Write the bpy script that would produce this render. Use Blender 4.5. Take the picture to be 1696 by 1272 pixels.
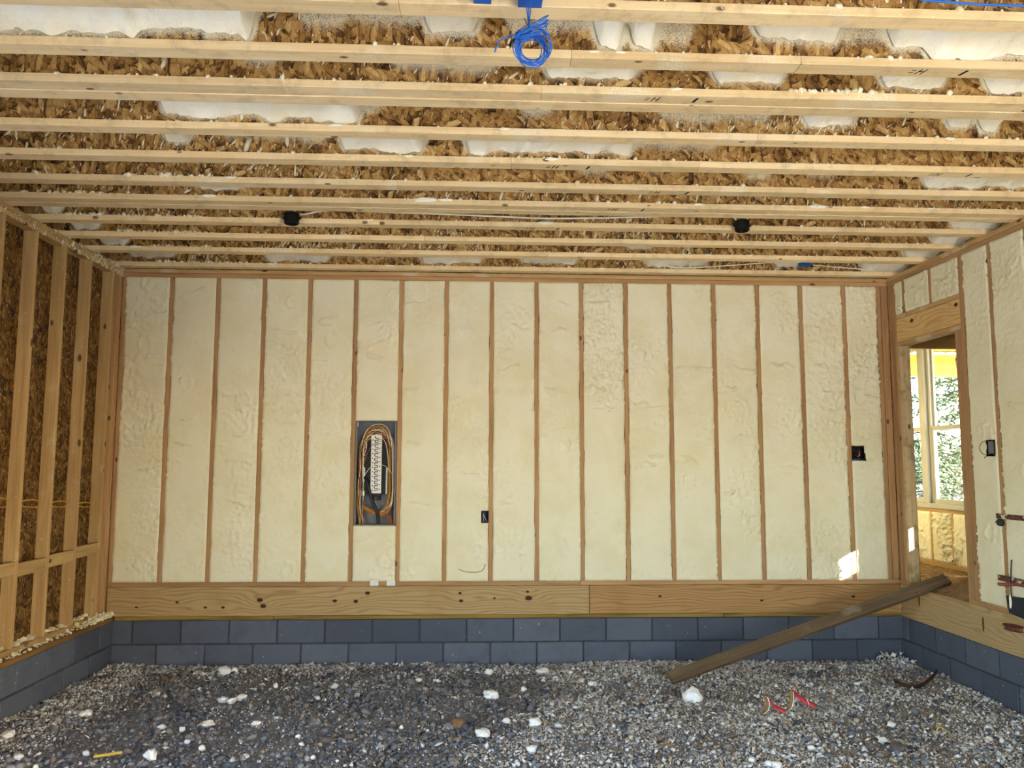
import bpy, math, random
import numpy as np
from mathutils import Vector, Matrix, noise as mn

random.seed(7)
RNG = np.random.default_rng(7)
for o in list(bpy.data.objects):
    bpy.data.objects.remove(o, do_unlink=True)
SC = bpy.context.scene
COL = SC.collection

# ------------------------------------------------------------------ camera
cam_d = bpy.data.cameras.new('camera')
cam = bpy.data.objects.new('camera', cam_d)
COL.objects.link(cam)
_yaw, _pit, _rol = .0462, .1003, .0025
_f = Vector((math.sin(_yaw)*math.cos(_pit), math.cos(_yaw)*math.cos(_pit), math.sin(_pit)))
_r = Vector((math.cos(_yaw), -math.sin(_yaw), 0))
_u = _r.cross(_f)
_R = _r*math.cos(_rol) + _u*math.sin(_rol)
_U = -_r*math.sin(_rol) + _u*math.cos(_rol)
CAM = Vector((2.6982, -7.1589, 1.6783))
m3 = Matrix((_R, _U, -_f)).transposed()
cam.matrix_world = Matrix.Translation(CAM) @ m3.to_4x4()
cam_d.sensor_width = 36.0
cam_d.lens = 1330.44/1696*36.0
cam_d.clip_start = .02
cam_d.clip_end = 300
SC.camera = cam

# ------------------------------------------------------------------ sky, sun, exposure
SUN_TO = Vector((1.0, -.44, .50)).normalized()
w = bpy.data.worlds.new('sky'); SC.world = w; w.use_nodes = True
nt = w.node_tree
sky = nt.nodes.new('ShaderNodeTexSky')
sky.sky_type = 'NISHITA'; sky.sun_disc = False
sky.sun_elevation = math.asin(SUN_TO.z)
sky.sun_rotation = math.atan2(SUN_TO.x, SUN_TO.y)
sky.air_density = 1.0; sky.dust_density = 1.5; sky.ozone_density = 1.0
nt.nodes['Background'].inputs['Strength'].default_value = .70
nt.links.new(sky.outputs[0], nt.nodes['Background'].inputs['Color'])
sd = bpy.data.lights.new('sun', 'SUN'); sd.energy = 27.0; sd.angle = math.radians(.5)
sd.color = (1.0, .97, .93)
so = bpy.data.objects.new('sun', sd); COL.objects.link(so)
so.rotation_euler = SUN_TO.to_track_quat('Z', 'Y').to_euler()
so.location = (20, -9, 12)
vs = SC.view_settings
vs.view_transform = 'Standard'; vs.look = 'None'; vs.gamma = 1.0; vs.use_curve_mapping = False
vs.exposure = 1.88
SC.cycles.diffuse_bounces = 4
SC.cycles.max_bounces = 6
SC.cycles.adaptive_threshold = .06
SC.cycles.adaptive_min_samples = 16

# ------------------------------------------------------------------ node helpers
def lin(r, g, b):
    f = lambda c: ((c/255+.055)/1.055)**2.4 if c/255 > .04045 else c/255/12.92
    return (f(r), f(g), f(b), 1)

class NT:
    def __init__(s, name):
        s.m = bpy.data.materials.new(name); s.m.use_nodes = True
        s.t = s.m.node_tree; s.n = s.t.nodes; s.l = s.t.links
        s.b = s.n['Principled BSDF']
        s.b.inputs['Roughness'].default_value = .75
        s.b.inputs['Specular IOR Level'].default_value = .25
    def new(s, t, **kw):
        n = s.n.new(t)
        for k, v in kw.items(): setattr(n, k, v)
        return n
    def link(s, a, b): s.l.new(a, b)
    def put(s, sock, v):
        if isinstance(v, bpy.types.NodeSocket): s.l.new(v, sock)
        else: sock.default_value = v
    def math(s, op, a, b=None, c=None, clamp=False):
        n = s.new('ShaderNodeMath', operation=op, use_clamp=clamp)
        s.put(n.inputs[0], a)
        if b is not None: s.put(n.inputs[1], b)
        if c is not None: s.put(n.inputs[2], c)
        return n.outputs[0]
    def mix(s, f, a, b, mode='MIX'):
        n = s.new('ShaderNodeMix', data_type='RGBA', blend_type=mode)
        s.put(n.inputs[0], f); s.put(n.inputs[6], a); s.put(n.inputs[7], b)
        return n.outputs[2]
    def ramp(s, f, stops):
        n = s.new('ShaderNodeValToRGB')
        e = n.color_ramp.elements
        while len(e) < len(stops): e.new(.5)
        for i, (p, c) in enumerate(stops):
            e[i].position = p; e[i].color = c
        s.put(n.inputs[0], f)
        return n.outputs[0]
    def smooth(s, v, lo, hi):
        n = s.new('ShaderNodeMapRange', interpolation_type='SMOOTHSTEP')
        s.put(n.inputs[0], v); n.inputs[1].default_value = lo; n.inputs[2].default_value = hi
        return n.outputs[0]
    def coords(s, kind='Object', rnd=True):
        tc = s.new('ShaderNodeTexCoord').outputs[kind]
        if not rnd: return tc
        oi = s.new('ShaderNodeObjectInfo').outputs['Random']
        v = s.new('ShaderNodeVectorMath', operation='SCALE'); v.inputs[0].default_value = (13.1, 17.7, 9.3)
        s.put(v.inputs['Scale'], oi)
        a = s.new('ShaderNodeVectorMath', operation='ADD'); s.link(tc, a.inputs[0]); s.link(v.outputs[0], a.inputs[1])
        return a.outputs[0]
    def mapping(s, v, scale=(1, 1, 1), rot=(0, 0, 0), loc=(0, 0, 0)):
        n = s.new('ShaderNodeMapping'); s.link(v, n.inputs[0])
        n.inputs['Scale'].default_value = scale; n.inputs['Rotation'].default_value = rot; n.inputs['Location'].default_value = loc
        return n.outputs[0]
    def noise(s, v, scale, detail=3, rough=.55, dist=0):
        n = s.new('ShaderNodeTexNoise'); s.link(v, n.inputs['Vector'])
        n.inputs['Scale'].default_value = scale; n.inputs['Detail'].default_value = detail
        n.inputs['Roughness'].default_value = rough; n.inputs['Distortion'].default_value = dist
        return n.outputs['Fac']
    def vor(s, v, scale, out='Color', feature='F1', rnd=1):
        n = s.new('ShaderNodeTexVoronoi', feature=feature); s.link(v, n.inputs['Vector'])
        n.inputs['Scale'].default_value = scale; n.inputs['Randomness'].default_value = rnd
        return n.outputs[out]
    def sep(s, c):
        n = s.new('ShaderNodeSeparateColor'); s.link(c, n.inputs[0]); return n.outputs
    def bump(s, h, strength=.3, dist=.01):
        n = s.new('ShaderNodeBump'); n.inputs['Strength'].default_value = strength; n.inputs['Distance'].default_value = dist
        s.put(n.inputs['Height'], h); s.link(n.outputs[0], s.b.inputs['Normal'])
    def color(s, c): s.put(s.b.inputs['Base Color'], c)
    def rough(s, v): s.put(s.b.inputs['Roughness'], v)

FOAM_A = lin(244, 238, 214); FOAM_B = lin(218, 200, 152)

def wood(name, axis, light, dark, knot=lin(84, 50, 26), knots=1.0, dirt=0.0, spray=0.0, contrast=1.0):
    n = NT(name); co = n.coords()
    sc = [16, 16, 16]; sc['xyz'.index(axis)] = .9
    g1 = n.noise(n.mapping(co, sc), 1.6, 4, .6, .6)
    sf = [90, 90, 90]; sf['xyz'.index(axis)] = 2.2
    g2 = n.noise(n.mapping(co, sf), 1.0, 3, .6, .2)
    f = n.math('ADD', n.math('MULTIPLY', g1, .75), n.math('MULTIPLY', g2, .35))
    c = n.ramp(f, [(.5-.16*contrast, dark), (.5+.16*contrast, light)])
    lowf = n.noise(co, 1.7, 2)
    c = n.mix(n.smooth(lowf, .35, .75), c, n.mix(.35, c, dark))
    rnd = n.new('ShaderNodeObjectInfo').outputs['Random']
    hs = n.new('ShaderNodeHueSaturation'); n.link(c, hs.inputs['Color'])
    n.link(n.math('MULTIPLY_ADD', rnd, .22, .89), hs.inputs['Value'])
    c = hs.outputs[0]
    if knots:
        sk = [7.5, 7.5, 7.5]; sk['xyz'.index(axis)] = 4.0
        d = n.vor(n.mapping(co, sk), 1.0, 'Distance')
        k = n.smooth(d, .15*knots, .09*knots)
        c = n.mix(n.math('MULTIPLY', k, .85), c, knot)
    if dirt:
        dd = n.noise(co, 9, 4, .7)
        c = n.mix(n.math('MULTIPLY', n.smooth(dd, .48, .7), dirt), c, lin(96, 82, 58))
    if spray:
        a = n.noise(co, 3.2, 2); b = n.noise(co, 160, 2)
        k = n.math('MULTIPLY', n.smooth(a, .60, .72), n.smooth(b, .38, .62))
        c = n.mix(n.math('MULTIPLY', k, spray), c, FOAM_A)
        b2 = n.noise(co, 75, 1)
        c = n.mix(n.math('MULTIPLY', n.smooth(b2, .735, .76), spray), c, FOAM_A)
    n.color(c); n.rough(.72)
    return n.m

WL, WD = lin(226, 190, 128), lin(196, 150, 86)          # pale whitewood
M = {}
for ax in 'xyz':
    M['stud_'+ax] = wood('stud_'+ax, ax, lin(196, 166, 116), lin(168, 132, 82), knots=1.0, spray=.5)
    M['dark_'+ax] = wood('dark_'+ax, ax, lin(188, 150, 106), lin(156, 116, 76), knots=.8)
    M['old_'+ax] = wood('old_'+ax, ax, lin(200, 176, 136), lin(170, 146, 108), knots=.8, dirt=.5)
M['flange'] = wood('flange', 'x', lin(244, 222, 178), lin(228, 196, 144), knots=.75, dirt=.22, spray=.8)
M['plank'] = wood('plank', 'x', lin(118, 100, 78), lin(80, 64, 48), knots=.5, dirt=.3, spray=.3)
M['treated'] = wood('treated', 'x', lin(162, 134, 66), lin(104, 82, 36), knots=0, contrast=.7)
M['treated_y'] = wood('treated_y', 'y', lin(150, 112, 62), lin(98, 68, 34), knots=0, contrast=.8)

def rim_mat(name, axis, light, dark, knots, seed):
    """flat sawn board: cathedral grain that bends round knots; knots at (along, up) in the board's own metres"""
    n = NT(name); co = n.coords(rnd=False)
    s = n.new('ShaderNodeSeparateXYZ'); n.link(co, s.inputs[0])
    a = s.outputs['XYZ'.index(axis)]; z = s.outputs[2]
    warp = n.noise(n.mapping(co, (.8, .8, 5), loc=(seed, seed, seed)), 1.3, 2, .5)
    warp2 = n.noise(n.mapping(co, (2.5, 2.5, 14), loc=(seed*2, 0, 0)), 1.5, 3, .5)
    h = n.math('ADD', z, n.math('MULTIPLY', warp, .22))
    kmask = None
    for (ka, kz, kr) in knots:
        da = n.math('SUBTRACT', a, ka); dz = n.math('SUBTRACT', z, kz)
        e = n.math('POWER', n.math('ADD', n.math('MULTIPLY', n.math('POWER', n.math('ABSOLUTE', da), 2.0), .45), n.math('POWER', n.math('ABSOLUTE', dz), 2.0)), .5)
        g = n.math('POWER', 2.718, n.math('MULTIPLY', n.math('MULTIPLY', n.math('MULTIPLY', da, da), -1), 60))
        g = n.math('DIVIDE', g, n.math('ADD', 1.0, n.math('MULTIPLY', n.math('MULTIPLY', dz, dz), 600)))
        h = n.math('ADD', h, n.math('MULTIPLY', g, kr*1.7))
        k = n.smooth(e, kr*1.05, kr*.55)
        kmask = k if kmask is None else n.math('MAXIMUM', kmask, k)
    h = n.math('ADD', h, n.math('MULTIPLY', warp2, .015))
    rings = n.math('SINE', n.math('MULTIPLY', h, 210))
    rings = n.math('MULTIPLY_ADD', rings, .5, .5)
    rings = n.math('POWER', rings, 3.0)
    sf = [70, 70, 70]; sf['XYZ'.index(axis)] = 2
    fine = n.noise(n.mapping(co, sf), 1, 3)
    c = n.mix(n.math('MULTIPLY', rings, .75), light, dark)
    c = n.mix(n.math('MULTIPLY', fine, .35), c, dark)
    c = n.mix(n.math('MULTIPLY', n.smooth(n.noise(co, 2.1, 3), .5, .75), .4), c, dark)
    if kmask is not None: c = n.mix(kmask, c, lin(62, 30, 16))
    n.color(c); n.rough(.65)
    return n.m

def osb_mat(name, plane, base=1.0, spray_attr=False, specks=0.0, flake=(.13, .042), tint=(1, 1, 1)):
    """oriented strand board; plane 'xz','yz','xy' gives the two in-plane axes, flakes run mostly along the second"""
    n = NT(name); co0 = n.new('ShaderNodeTexCoord').outputs['Object']
    oi = n.new('ShaderNodeObjectInfo').outputs['Random']
    s = n.new('ShaderNodeSeparateXYZ'); n.link(co0, s.inputs[0])
    cb = n.new('ShaderNodeCombineXYZ')
    n.link(n.math('ADD', s.outputs['xyz'.index(plane[0])], n.math('MULTIPLY', oi, 7.3)), cb.inputs[0])
    n.link(s.outputs['xyz'.index(plane[1])], cb.inputs[1])
    n.link(n.math('MULTIPLY', s.outputs['xyz'.index(({'x','y','z'}-set(plane)).pop())], .0), cb.inputs[2])
    co = cb.outputs[0]
    wv = n.new('ShaderNodeTexNoise'); n.link(co, wv.inputs['Vector']); wv.inputs['Scale'].default_value = 14
    wa = n.new('ShaderNodeVectorMath', operation='MULTIPLY_ADD'); n.link(wv.outputs['Color'], wa.inputs[0])
    wa.inputs[1].default_value = (.02, .02, 0); n.link(co, wa.inputs[2]); co = wa.outputs[0]
    val = None
    L, W = flake
    for i, (ang, scl, th) in enumerate([(.25, 1.0, 0), (-.5, .9, .45), (1.1, 1.0, .68), (.05, .75, .6), (-1.0, .8, .8)]):
        v = n.mapping(n.mapping(co, rot=(0, 0, ang)), (1/(W*scl), 1/(L*scl), 1), loc=(i*3.7, i*5.1, i*2.0))
        vv = n.new('ShaderNodeTexVoronoi', voronoi_dimensions='2D', distance='CHEBYCHEV'); n.link(v, vv.inputs['Vector']); vv.inputs['Scale'].default_value = 1
        rgb = n.sep(vv.outputs['Color'])
        r = n.math('ADD', n.math('MULTIPLY_ADD', rgb[0], .62, .28), n.math('MULTIPLY', n.smooth(vv.outputs['Distance'], .36, .6), -.30))
        if val is None: val = r
        else:
            mk = n.math('GREATER_THAN', rgb[1], th)
            mx = n.new('ShaderNodeMix', data_type='FLOAT'); n.put(mx.inputs[0], mk); n.put(mx.inputs[2], val); n.put(mx.inputs[3], r)
            val = mx.outputs[0]
    gr = n.noise(n.mapping(co, (220, 40, 1)), 1, 2)
    val = n.math('ADD', val, n.math('MULTIPLY', n.math('SUBTRACT', gr, .5), .55))
    sp = n.noise(co, 70, 2, .7)
    val = n.math('SUBTRACT', val, n.math('MULTIPLY', n.smooth(sp, .58, .72), .38))
    lo = n.noise(co, 9, 2)
    val = n.math('ADD', val, n.math('MULTIPLY', n.math('SUBTRACT', lo, .5), .5))
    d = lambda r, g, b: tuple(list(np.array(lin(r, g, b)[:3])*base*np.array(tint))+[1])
    c = n.ramp(val, [(.0, d(50, 30, 12)), (.28, d(108, 78, 42)), (.5, d(158, 122, 72)), (.78, d(184, 152, 98)), (1, d(216, 188, 136))])
    if specks:
        v = n.mapping(n.mapping(co, rot=(0, 0, .2)), (1/.008, 1/.025, 1))
        vv = n.new('ShaderNodeTexVoronoi', voronoi_dimensions='2D'); n.link(v, vv.inputs['Vector']); vv.inputs['Scale'].default_value = 1
        rr = n.sep(vv.outputs['Color'])
        k = n.math('MULTIPLY', n.math('GREATER_THAN', rr[2], 1-specks), n.math('LESS_THAN', vv.outputs['Distance'], .33))
        c = n.mix(k, c, lin(206, 186, 140))
    if spray_attr:
        at = n.new('ShaderNodeAttribute', attribute_name='spray')
        fn = n.noise(co0, 300, 2, .75)
        k = n.math('ADD', at.outputs['Fac'], n.math('MULTIPLY', n.math('SUBTRACT', fn, .5), 1.7))
        k = n.math('MULTIPLY', n.smooth(k, .28, .80), n.smooth(at.outputs['Fac'], .0, .3))
        c = n.mix(k, c, FOAM_A)
    n.color(c); n.rough(.7)
    return n.m

M['osb_web'] = osb_mat('osb_web', 'xz', 1.12, spray_attr=True, specks=.025, flake=(.10, .030), tint=(1, .95, .86))
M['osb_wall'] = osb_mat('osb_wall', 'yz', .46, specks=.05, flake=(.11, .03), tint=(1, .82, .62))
M['osb_floor'] = osb_mat('osb_floor', 'xy', .7, flake=(.07, .02))
M['osb_back'] = osb_mat('osb_back', 'xz', .8)

def foam_mat(name, a, b, bs=.35):
    n = NT(name); co = n.coords()
    f = n.noise(co, 3.0, 4, .6)
    c = n.mix(n.smooth(f, .38, .68), a, b)
    f2 = n.noise(co, 120, 3, .6)
    c = n.mix(n.math('MULTIPLY', n.smooth(f2, .62, .78), .25), c, lin(196, 176, 128))
    n.color(c); n.rough(.6)
    h = n.noise(co, 60, 3, .6)
    n.bump(h, bs, .010)
    return n.m
M['foam'] = foam_mat('foam', lin(236, 231, 203), lin(230, 222, 187))
M['foam_ceiling'] = foam_mat('foam_ceiling', lin(252, 250, 236), lin(246, 240, 216), .6)

def flat(name, c, rough=.6, metal=0, spec=.3, var=.0):
    n = NT(name)
    if var:
        co = n.coords(); f = n.noise(co, 30, 4, .6)
        c2 = tuple(list(np.array(c[:3])*(1-var))+[1])
        n.color(n.mix(n.smooth(f, .35, .65), c, c2))
    else: n.color(c)
    n.rough(rough); n.b.inputs['Metallic'].default_value = metal; n.b.inputs['Specular IOR Level'].default_value = spec
    return n.m

def island_mat(name, stops, rough=.85, var=.25):
    n = NT(name)
    g = n.new('ShaderNodeNewGeometry').outputs['Random Per Island']
    c = n.ramp(g, stops)
    f = n.noise(n.coords(rnd=False), 90, 3)
    c = n.mix(n.math('MULTIPLY', f, var), c, (.03, .028, .025, 1))
    n.color(c); n.rough(rough)
    return n.m
M['gravel'] = island_mat('gravel', [(0, lin(86, 90, 100)), (.25, lin(116, 120, 130)), (.5, lin(134, 136, 142)), (.72, lin(150, 148, 148)), (.9, lin(148, 130, 112)), (1, lin(190, 188, 188))])
M['crumb'] = island_mat('crumb', [(0, lin(214, 212, 212)), (.3, lin(238, 238, 240)), (.55, lin(248, 248, 248)), (.68, lin(198, 192, 186)), (.82, lin(214, 196, 168)), (1, lin(164, 140, 114))], var=.05)
M['speck'] = island_mat('speck', [(0, lin(238, 230, 200)), (.6, lin(244, 238, 214)), (1, lin(216, 196, 140))], var=.03)

def ground_mat():
    n = NT('dirt'); co = n.coords(rnd=False)
    a = n.noise(co, 55, 5, .7); b = n.noise(co, 1.1, 3)
    c = n.ramp(a, [(.3, lin(96, 96, 102)), (.5, lin(132, 130, 134)), (.72, lin(162, 158, 158))])
    c = n.mix(n.smooth(b, .45, .7), c, n.mix(.4, c, lin(120, 100, 78)))
    sx = n.new('ShaderNodeSeparateXYZ'); n.link(co, sx.inputs[0])
    px_ = n.math('ADD', sx.outputs[0], n.math('MULTIPLY', n.math('SUBTRACT', n.noise(co, 1.6, 3), .5), 3.0))
    c = n.mix(n.math('MULTIPLY', n.smooth(px_, 2.6, 3.8), .7), c, n.mix(n.noise(co, 40, 4, .7), lin(120, 102, 86), lin(196, 184, 168)))     # foam dust trodden into the dirt
    n.color(c); n.rough(.95)
    return n.m
M['dirt'] = ground_mat()
def yard_mat():
    n = NT('yard'); co = n.coords(rnd=False)
    c = n.mix(n.noise(co, .8, 5), lin(196, 191, 182), lin(176, 170, 160))
    n.color(c); n.rough(.95)
    return n.m
M['yard'] = yard_mat()
M['litter'] = flat('leaf_litter', lin(118, 108, 88), .95, var=.3)

def block_mat():
    n = NT('block'); co = n.coords()
    rnd = n.new('ShaderNodeObjectInfo').outputs['Random']
    c = n.ramp(rnd, [(0, lin(78, 84, 98)), (.5, lin(88, 95, 110)), (1, lin(102, 108, 122))])
    f = n.noise(co, 6, 4, .65)
    c = n.mix(n.math('MULTIPLY', n.smooth(f, .45, .7), .35), c, lin(72, 77, 90))
    p = n.noise(co, 160, 3, .7)
    c = n.mix(n.math('MULTIPLY', n.smooth(p, .56, .72), .4), c, lin(70, 72, 80))
    sp = n.noise(co, 48, 1)
    c = n.mix(n.smooth(sp, .77, .79), c, lin(206, 204, 196))
    n.color(c); n.rough(.9)
    return n.m
M['block'] = block_mat()
M['mortar'] = flat('mortar', lin(72, 75, 84), .95, var=.4)
M['black'] = flat('black_plastic', lin(12, 12, 14), .45)
M['navy'] = flat('navy_plastic', lin(22, 34, 70), .45)
M['blue'] = flat('blue_plastic', lin(24, 96, 196), .4)
M['cable_blue'] = flat('cable_blue', lin(40, 112, 214), .4)
M['cable_white'] = flat('cable_white', lin(244, 240, 222), .5)
M['cable_yellow'] = flat('cable_yellow', lin(196, 150, 48), .5)
M['cable_red'] = flat('cable_red', lin(164, 62, 42), .5)
M['cable_brown'] = flat('cable_brown', lin(150, 104, 60), .5)
M['cable_black'] = flat('cable_black', lin(24, 24, 26), .4)
M['steel'] = flat('grey_steel', lin(120, 122, 124), .45, .3, var=.2)
M['steel_back'] = flat('steel_back', lin(104, 107, 114), .4, .2)
M['bus'] = flat('bus_white', lin(236, 234, 226), .4)
M['white'] = flat('white_plastic', lin(232, 230, 220), .5)
M['vinyl'] = flat('vinyl', lin(176, 174, 162), .45)
def rust_mat():
    n = NT('rust'); co = n.coords()
    c = n.mix(n.smooth(n.noise(co, 26, 5, .7), .4, .6), lin(122, 72, 52), lin(80, 48, 38))
    c = n.mix(n.smooth(n.noise(co, 18, 3, .6), .56, .62), c, lin(222, 210, 186))
    n.color(c); n.rough(.7); return n.m
M['rust'] = rust_mat()
M['pipe_red'] = flat('pipe_red', lin(152, 78, 58), .45, var=.3)
M['slate'] = flat('slate', lin(44, 52, 62), .4, var=.3)
M['strap'] = flat('strap', lin(72, 44, 36), .6, var=.3)
M['tape_red'] = flat('tape_red', lin(206, 58, 74), .5)
M['tape_tan'] = flat('tape_tan', lin(150, 116, 62), .6)
M['stick_yellow'] = flat('stick_yellow', lin(206, 176, 72), .6, var=.2)
M['paper'] = flat('paper', lin(196, 184, 150), .7)
M['ink'] = flat('ink', lin(34, 30, 26), .8)
M['chunk'] = foam_mat('chunk', lin(250, 250, 250), lin(242, 240, 234), .6)
M['stone'] = flat('stone', lin(112, 104, 98), .9, var=.35)
M['stone_brown'] = flat('stone_brown', lin(140, 108, 76), .9, var=.3)
M['porch'] = wood('porch', 'x', lin(244, 206, 110), lin(226, 180, 84), knots=0)
M['bark'] = flat('bark', lin(48, 42, 38), .9, var=.4)
M['leaf'] = island_mat('leaf', [(0, lin(30, 46, 34)), (.5, lin(50, 72, 44)), (1, lin(86, 104, 60))], var=.1)
M['twig'] = island_mat('twig', [(0, lin(70, 66, 64)), (1, lin(120, 114, 108))], var=.1)
def glass_mat():
    n = NT('pane'); n.n.remove(n.b)
    t = n.new('ShaderNodeBsdfTransparent'); t.inputs[0].default_value = (.95, .97, .96, 1)
    g = n.new('ShaderNodeBsdfGlossy'); g.inputs['Roughness'].default_value = .02
    m = n.new('ShaderNodeMixShader'); m.inputs[0].default_value = .06
    n.link(t.outputs[0], m.inputs[1]); n.link(g.outputs[0], m.inputs[2])
    n.link(m.outputs[0], n.n['Material Output'].inputs[0])
    return n.m
M['pane'] = glass_mat()

# ------------------------------------------------------------------ object helpers
def link(name, me, mat, parent=None, loc=(0, 0, 0), rot=None):
    o = bpy.data.objects.new(name, me)
    if mat is not None and me is not None and not me.materials: me.materials.append(M[mat] if isinstance(mat, str) else mat)
    COL.objects.link(o); o.location = loc
    if rot is not None: o.rotation_euler = rot
    if parent is not None: o.parent = parent
    return o

def tag(o, label=None, cat=None, group=None, kind=None):
    if label: o['label'] = label
    if cat: o['category'] = cat
    if group: o['group'] = group
    if kind: o['kind'] = kind
    return o

def empty(name, loc=(0, 0, 0), **kw):
    o = bpy.data.objects.new(name, None); COL.objects.link(o); o.location = loc; o.empty_display_size = .1
    return tag(o, **kw)

def mesh(name, v, f, smooth=False):
    me = bpy.data.meshes.new(name)
    me.from_pydata([tuple(p) for p in v], [], [tuple(q) for q in f])
    if smooth: me.polygons.foreach_set('use_smooth', [True]*len(me.polygons))
    me.update()
    return me

def bigmesh(name, V, F, smooth=False):
    V = np.asarray(V, np.float32); F = np.asarray(F, np.int32)
    me = bpy.data.meshes.new(name)
    me.vertices.add(len(V)); me.vertices.foreach_set('co', V.ravel())
    k = F.shape[1]
    me.loops.add(F.size); me.loops.foreach_set('vertex_index', F.ravel())
    me.polygons.add(len(F)); me.polygons.foreach_set('loop_start', np.arange(0, F.size, k, dtype=np.int32))
    me.polygons.foreach_set('loop_total', np.full(len(F), k, np.int32))
    if smooth: me.polygons.foreach_set('use_smooth', np.ones(len(F), bool))
    me.update(calc_edges=True); me.validate()
    return me

_cb = {}
def cbox(sx, sy, sz, ch=.0025, key=''):
    """box with chamfered edges centred on its origin; meshes shared by size"""
    k = (round(sx, 4), round(sy, 4), round(sz, 4), ch, key)
    if k in _cb: return _cb[k]
    h = (sx/2, sy/2, sz/2); ch = min(ch, *[q*.45 for q in h])
    V = []; idx = {}
    for X in (-1, 1):
        for Y in (-1, 1):
            for Z in (-1, 1):
                for a in range(3):
                    p = [X*(h[0]-ch), Y*(h[1]-ch), Z*(h[2]-ch)]
                    p[a] = (X, Y, Z)[a]*h[a]
                    idx[(X, Y, Z, a)] = len(V); V.append(p)
    F = []
    S = (-1, 1)
    for a in range(3):
        b, c = (a+1) % 3, (a+2) % 3
        for s in S:
            q = []
            for (t, u) in ((-1, -1), (1, -1), (1, 1), (-1, 1)):
                k3 = [0, 0, 0]; k3[a] = s; k3[b] = t; k3[c] = u
                q.append(idx[(*k3, a)])
            F.append(q if s > 0 else q[::-1])
    for a in range(3):
        b, c = (a+1) % 3, (a+2) % 3
        for s in S:
            for t in S:
                q = []
                for u, ax in ((-1, b), (1, b), (1, c), (-1, c)):
                    k3 = [0, 0, 0]; k3[b] = s; k3[c] = t; k3[a] = u
                    q.append(idx[(*k3, ax)])
                F.append(q if s*t > 0 else q[::-1])
    for X in S:
        for Y in S:
            for Z in S:
                q = [idx[(X, Y, Z, a)] for a in range(3)]
                F.append(q if X*Y*Z > 0 else q[::-1])
    me = mesh('box', V, F); _cb[k] = me
    return me

def piece(name, x0, x1, y0, y1, z0, z1, mat, parent=None, ch=.0025, rot=None):
    me = cbox(x1-x0, y1-y0, z1-z0, ch, mat if isinstance(mat, str) else mat.name)
    return link(name, me, mat, parent, ((x0+x1)/2, (y0+y1)/2, (z0+z1)/2), rot)

def tube_geo(pts, r, sides=6, caps=True):
    P = [Vector(p) for p in pts]; n = len(P)
    rr = r if hasattr(r, '__len__') else [r]*n
    t0 = (P[1]-P[0]).normalized()
    u = t0.orthogonal().normalized()
    V = []; F = []
    for i in range(n):
        t = (P[min(i+1, n-1)]-P[max(i-1, 0)])
        t = t.normalized() if t.length > 1e-9 else t0
        u = (u - t*u.dot(t)); u = u.normalized() if u.length > 1e-6 else t.orthogonal().normalized()
        v = t.cross(u)
        for k in range(sides):
            a = 2*math.pi*k/sides
            V.append(P[i] + (u*math.cos(a)+v*math.sin(a))*rr[i])
    for i in range(n-1):
        for k in range(sides):
            a, b = i*sides+k, i*sides+(k+1) % sides
            F.append((a, b, b+sides, a+sides))
    if caps:
        F.append(tuple(range(sides))[::-1]); F.append(tuple((n-1)*sides+k for k in range(sides)))
    return V, F

def smooth_path(pts, k=8):
    P = [Vector(p) for p in pts]; out = []
    for i in range(len(P)-1):
        p0, p1, p2, p3 = P[max(i-1, 0)], P[i], P[i+1], P[min(i+2, len(P)-1)]
        for j in range(k):
            t = j/k
            out.append(.5*((2*p1)+(p2-p0)*t+(2*p0-5*p1+4*p2-p3)*t*t+(3*p1-p0-3*p2+p3)*t**3))
    out.append(P[-1]); return out

def tube(name, pts, r, mat, parent=None, sides=6, sm=8, loc=(0, 0, 0)):
    p = smooth_path(pts, sm) if sm else pts
    V, F = tube_geo(p, r, sides)
    return link(name, mesh(name, V, F, True), mat, parent, loc)

def join(parts):
    V = []; F = []
    for v, f in parts:
        o = len(V); V += [tuple(q) for q in v]; F += [tuple(i+o for i in q) for q in f]
    return V, F

def box_geo(x0, x1, y0, y1, z0, z1):
    V = [(x, y, z) for x in (x0, x1) for y in (y0, y1) for z in (z0, z1)]
    F = [(0, 1, 3, 2), (4, 6, 7, 5), (0, 4, 5, 1), (2, 3, 7, 6), (0, 2, 6, 4), (1, 5, 7, 3)]
    return V, F

# numpy value noise
def _hash(i, j, s):
    h = (i.astype(np.int64)*374761393 + j.astype(np.int64)*668265263 + s*1442695041) & 0xffffffff
    h = ((h ^ (h >> 13))*1274126177) & 0xffffffff
    return ((h ^ (h >> 16)) & 0xffff)/65535.0
def vn(x, y, s=0):
    xi = np.floor(x); yi = np.floor(y); fx = x-xi; fy = y-yi
    fx = fx*fx*(3-2*fx); fy = fy*fy*(3-2*fy)
    a = _hash(xi, yi, s); b = _hash(xi+1, yi, s); c = _hash(xi, yi+1, s); d = _hash(xi+1, yi+1, s)
    return (a*(1-fx)+b*fx)*(1-fy) + (c*(1-fx)+d*fx)*fy
def fbm(x, y, s=0, o=4, g=.5):
    t = np.zeros_like(x); am = 1; n = 0
    for k in range(o):
        t = t + am*vn(x*2**k, y*2**k, s+k*17); n += am; am *= g
    return t/n
def sstep(v, a, b):
    t = np.clip((v-a)/(b-a), 0, 1); return t*t*(3-2*t)

# ------------------------------------------------------------------ levels (metres; ground about 0)
S = .4064
ZTP = 3.333          # underside of the top plates
ZJ = 3.409           # underside of the joists
ZBP = .667           # top of bottom plate, back and right walls
ZRT = .629           # top of rim boards
ZRB = .381           # underside of rim
ZS = .349            # top of the block walls
XL, XR = -.434, 6.511
YF = -7.75           # front of the garage
ZSUB = 3.41+.302     # underside of the deck above

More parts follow.
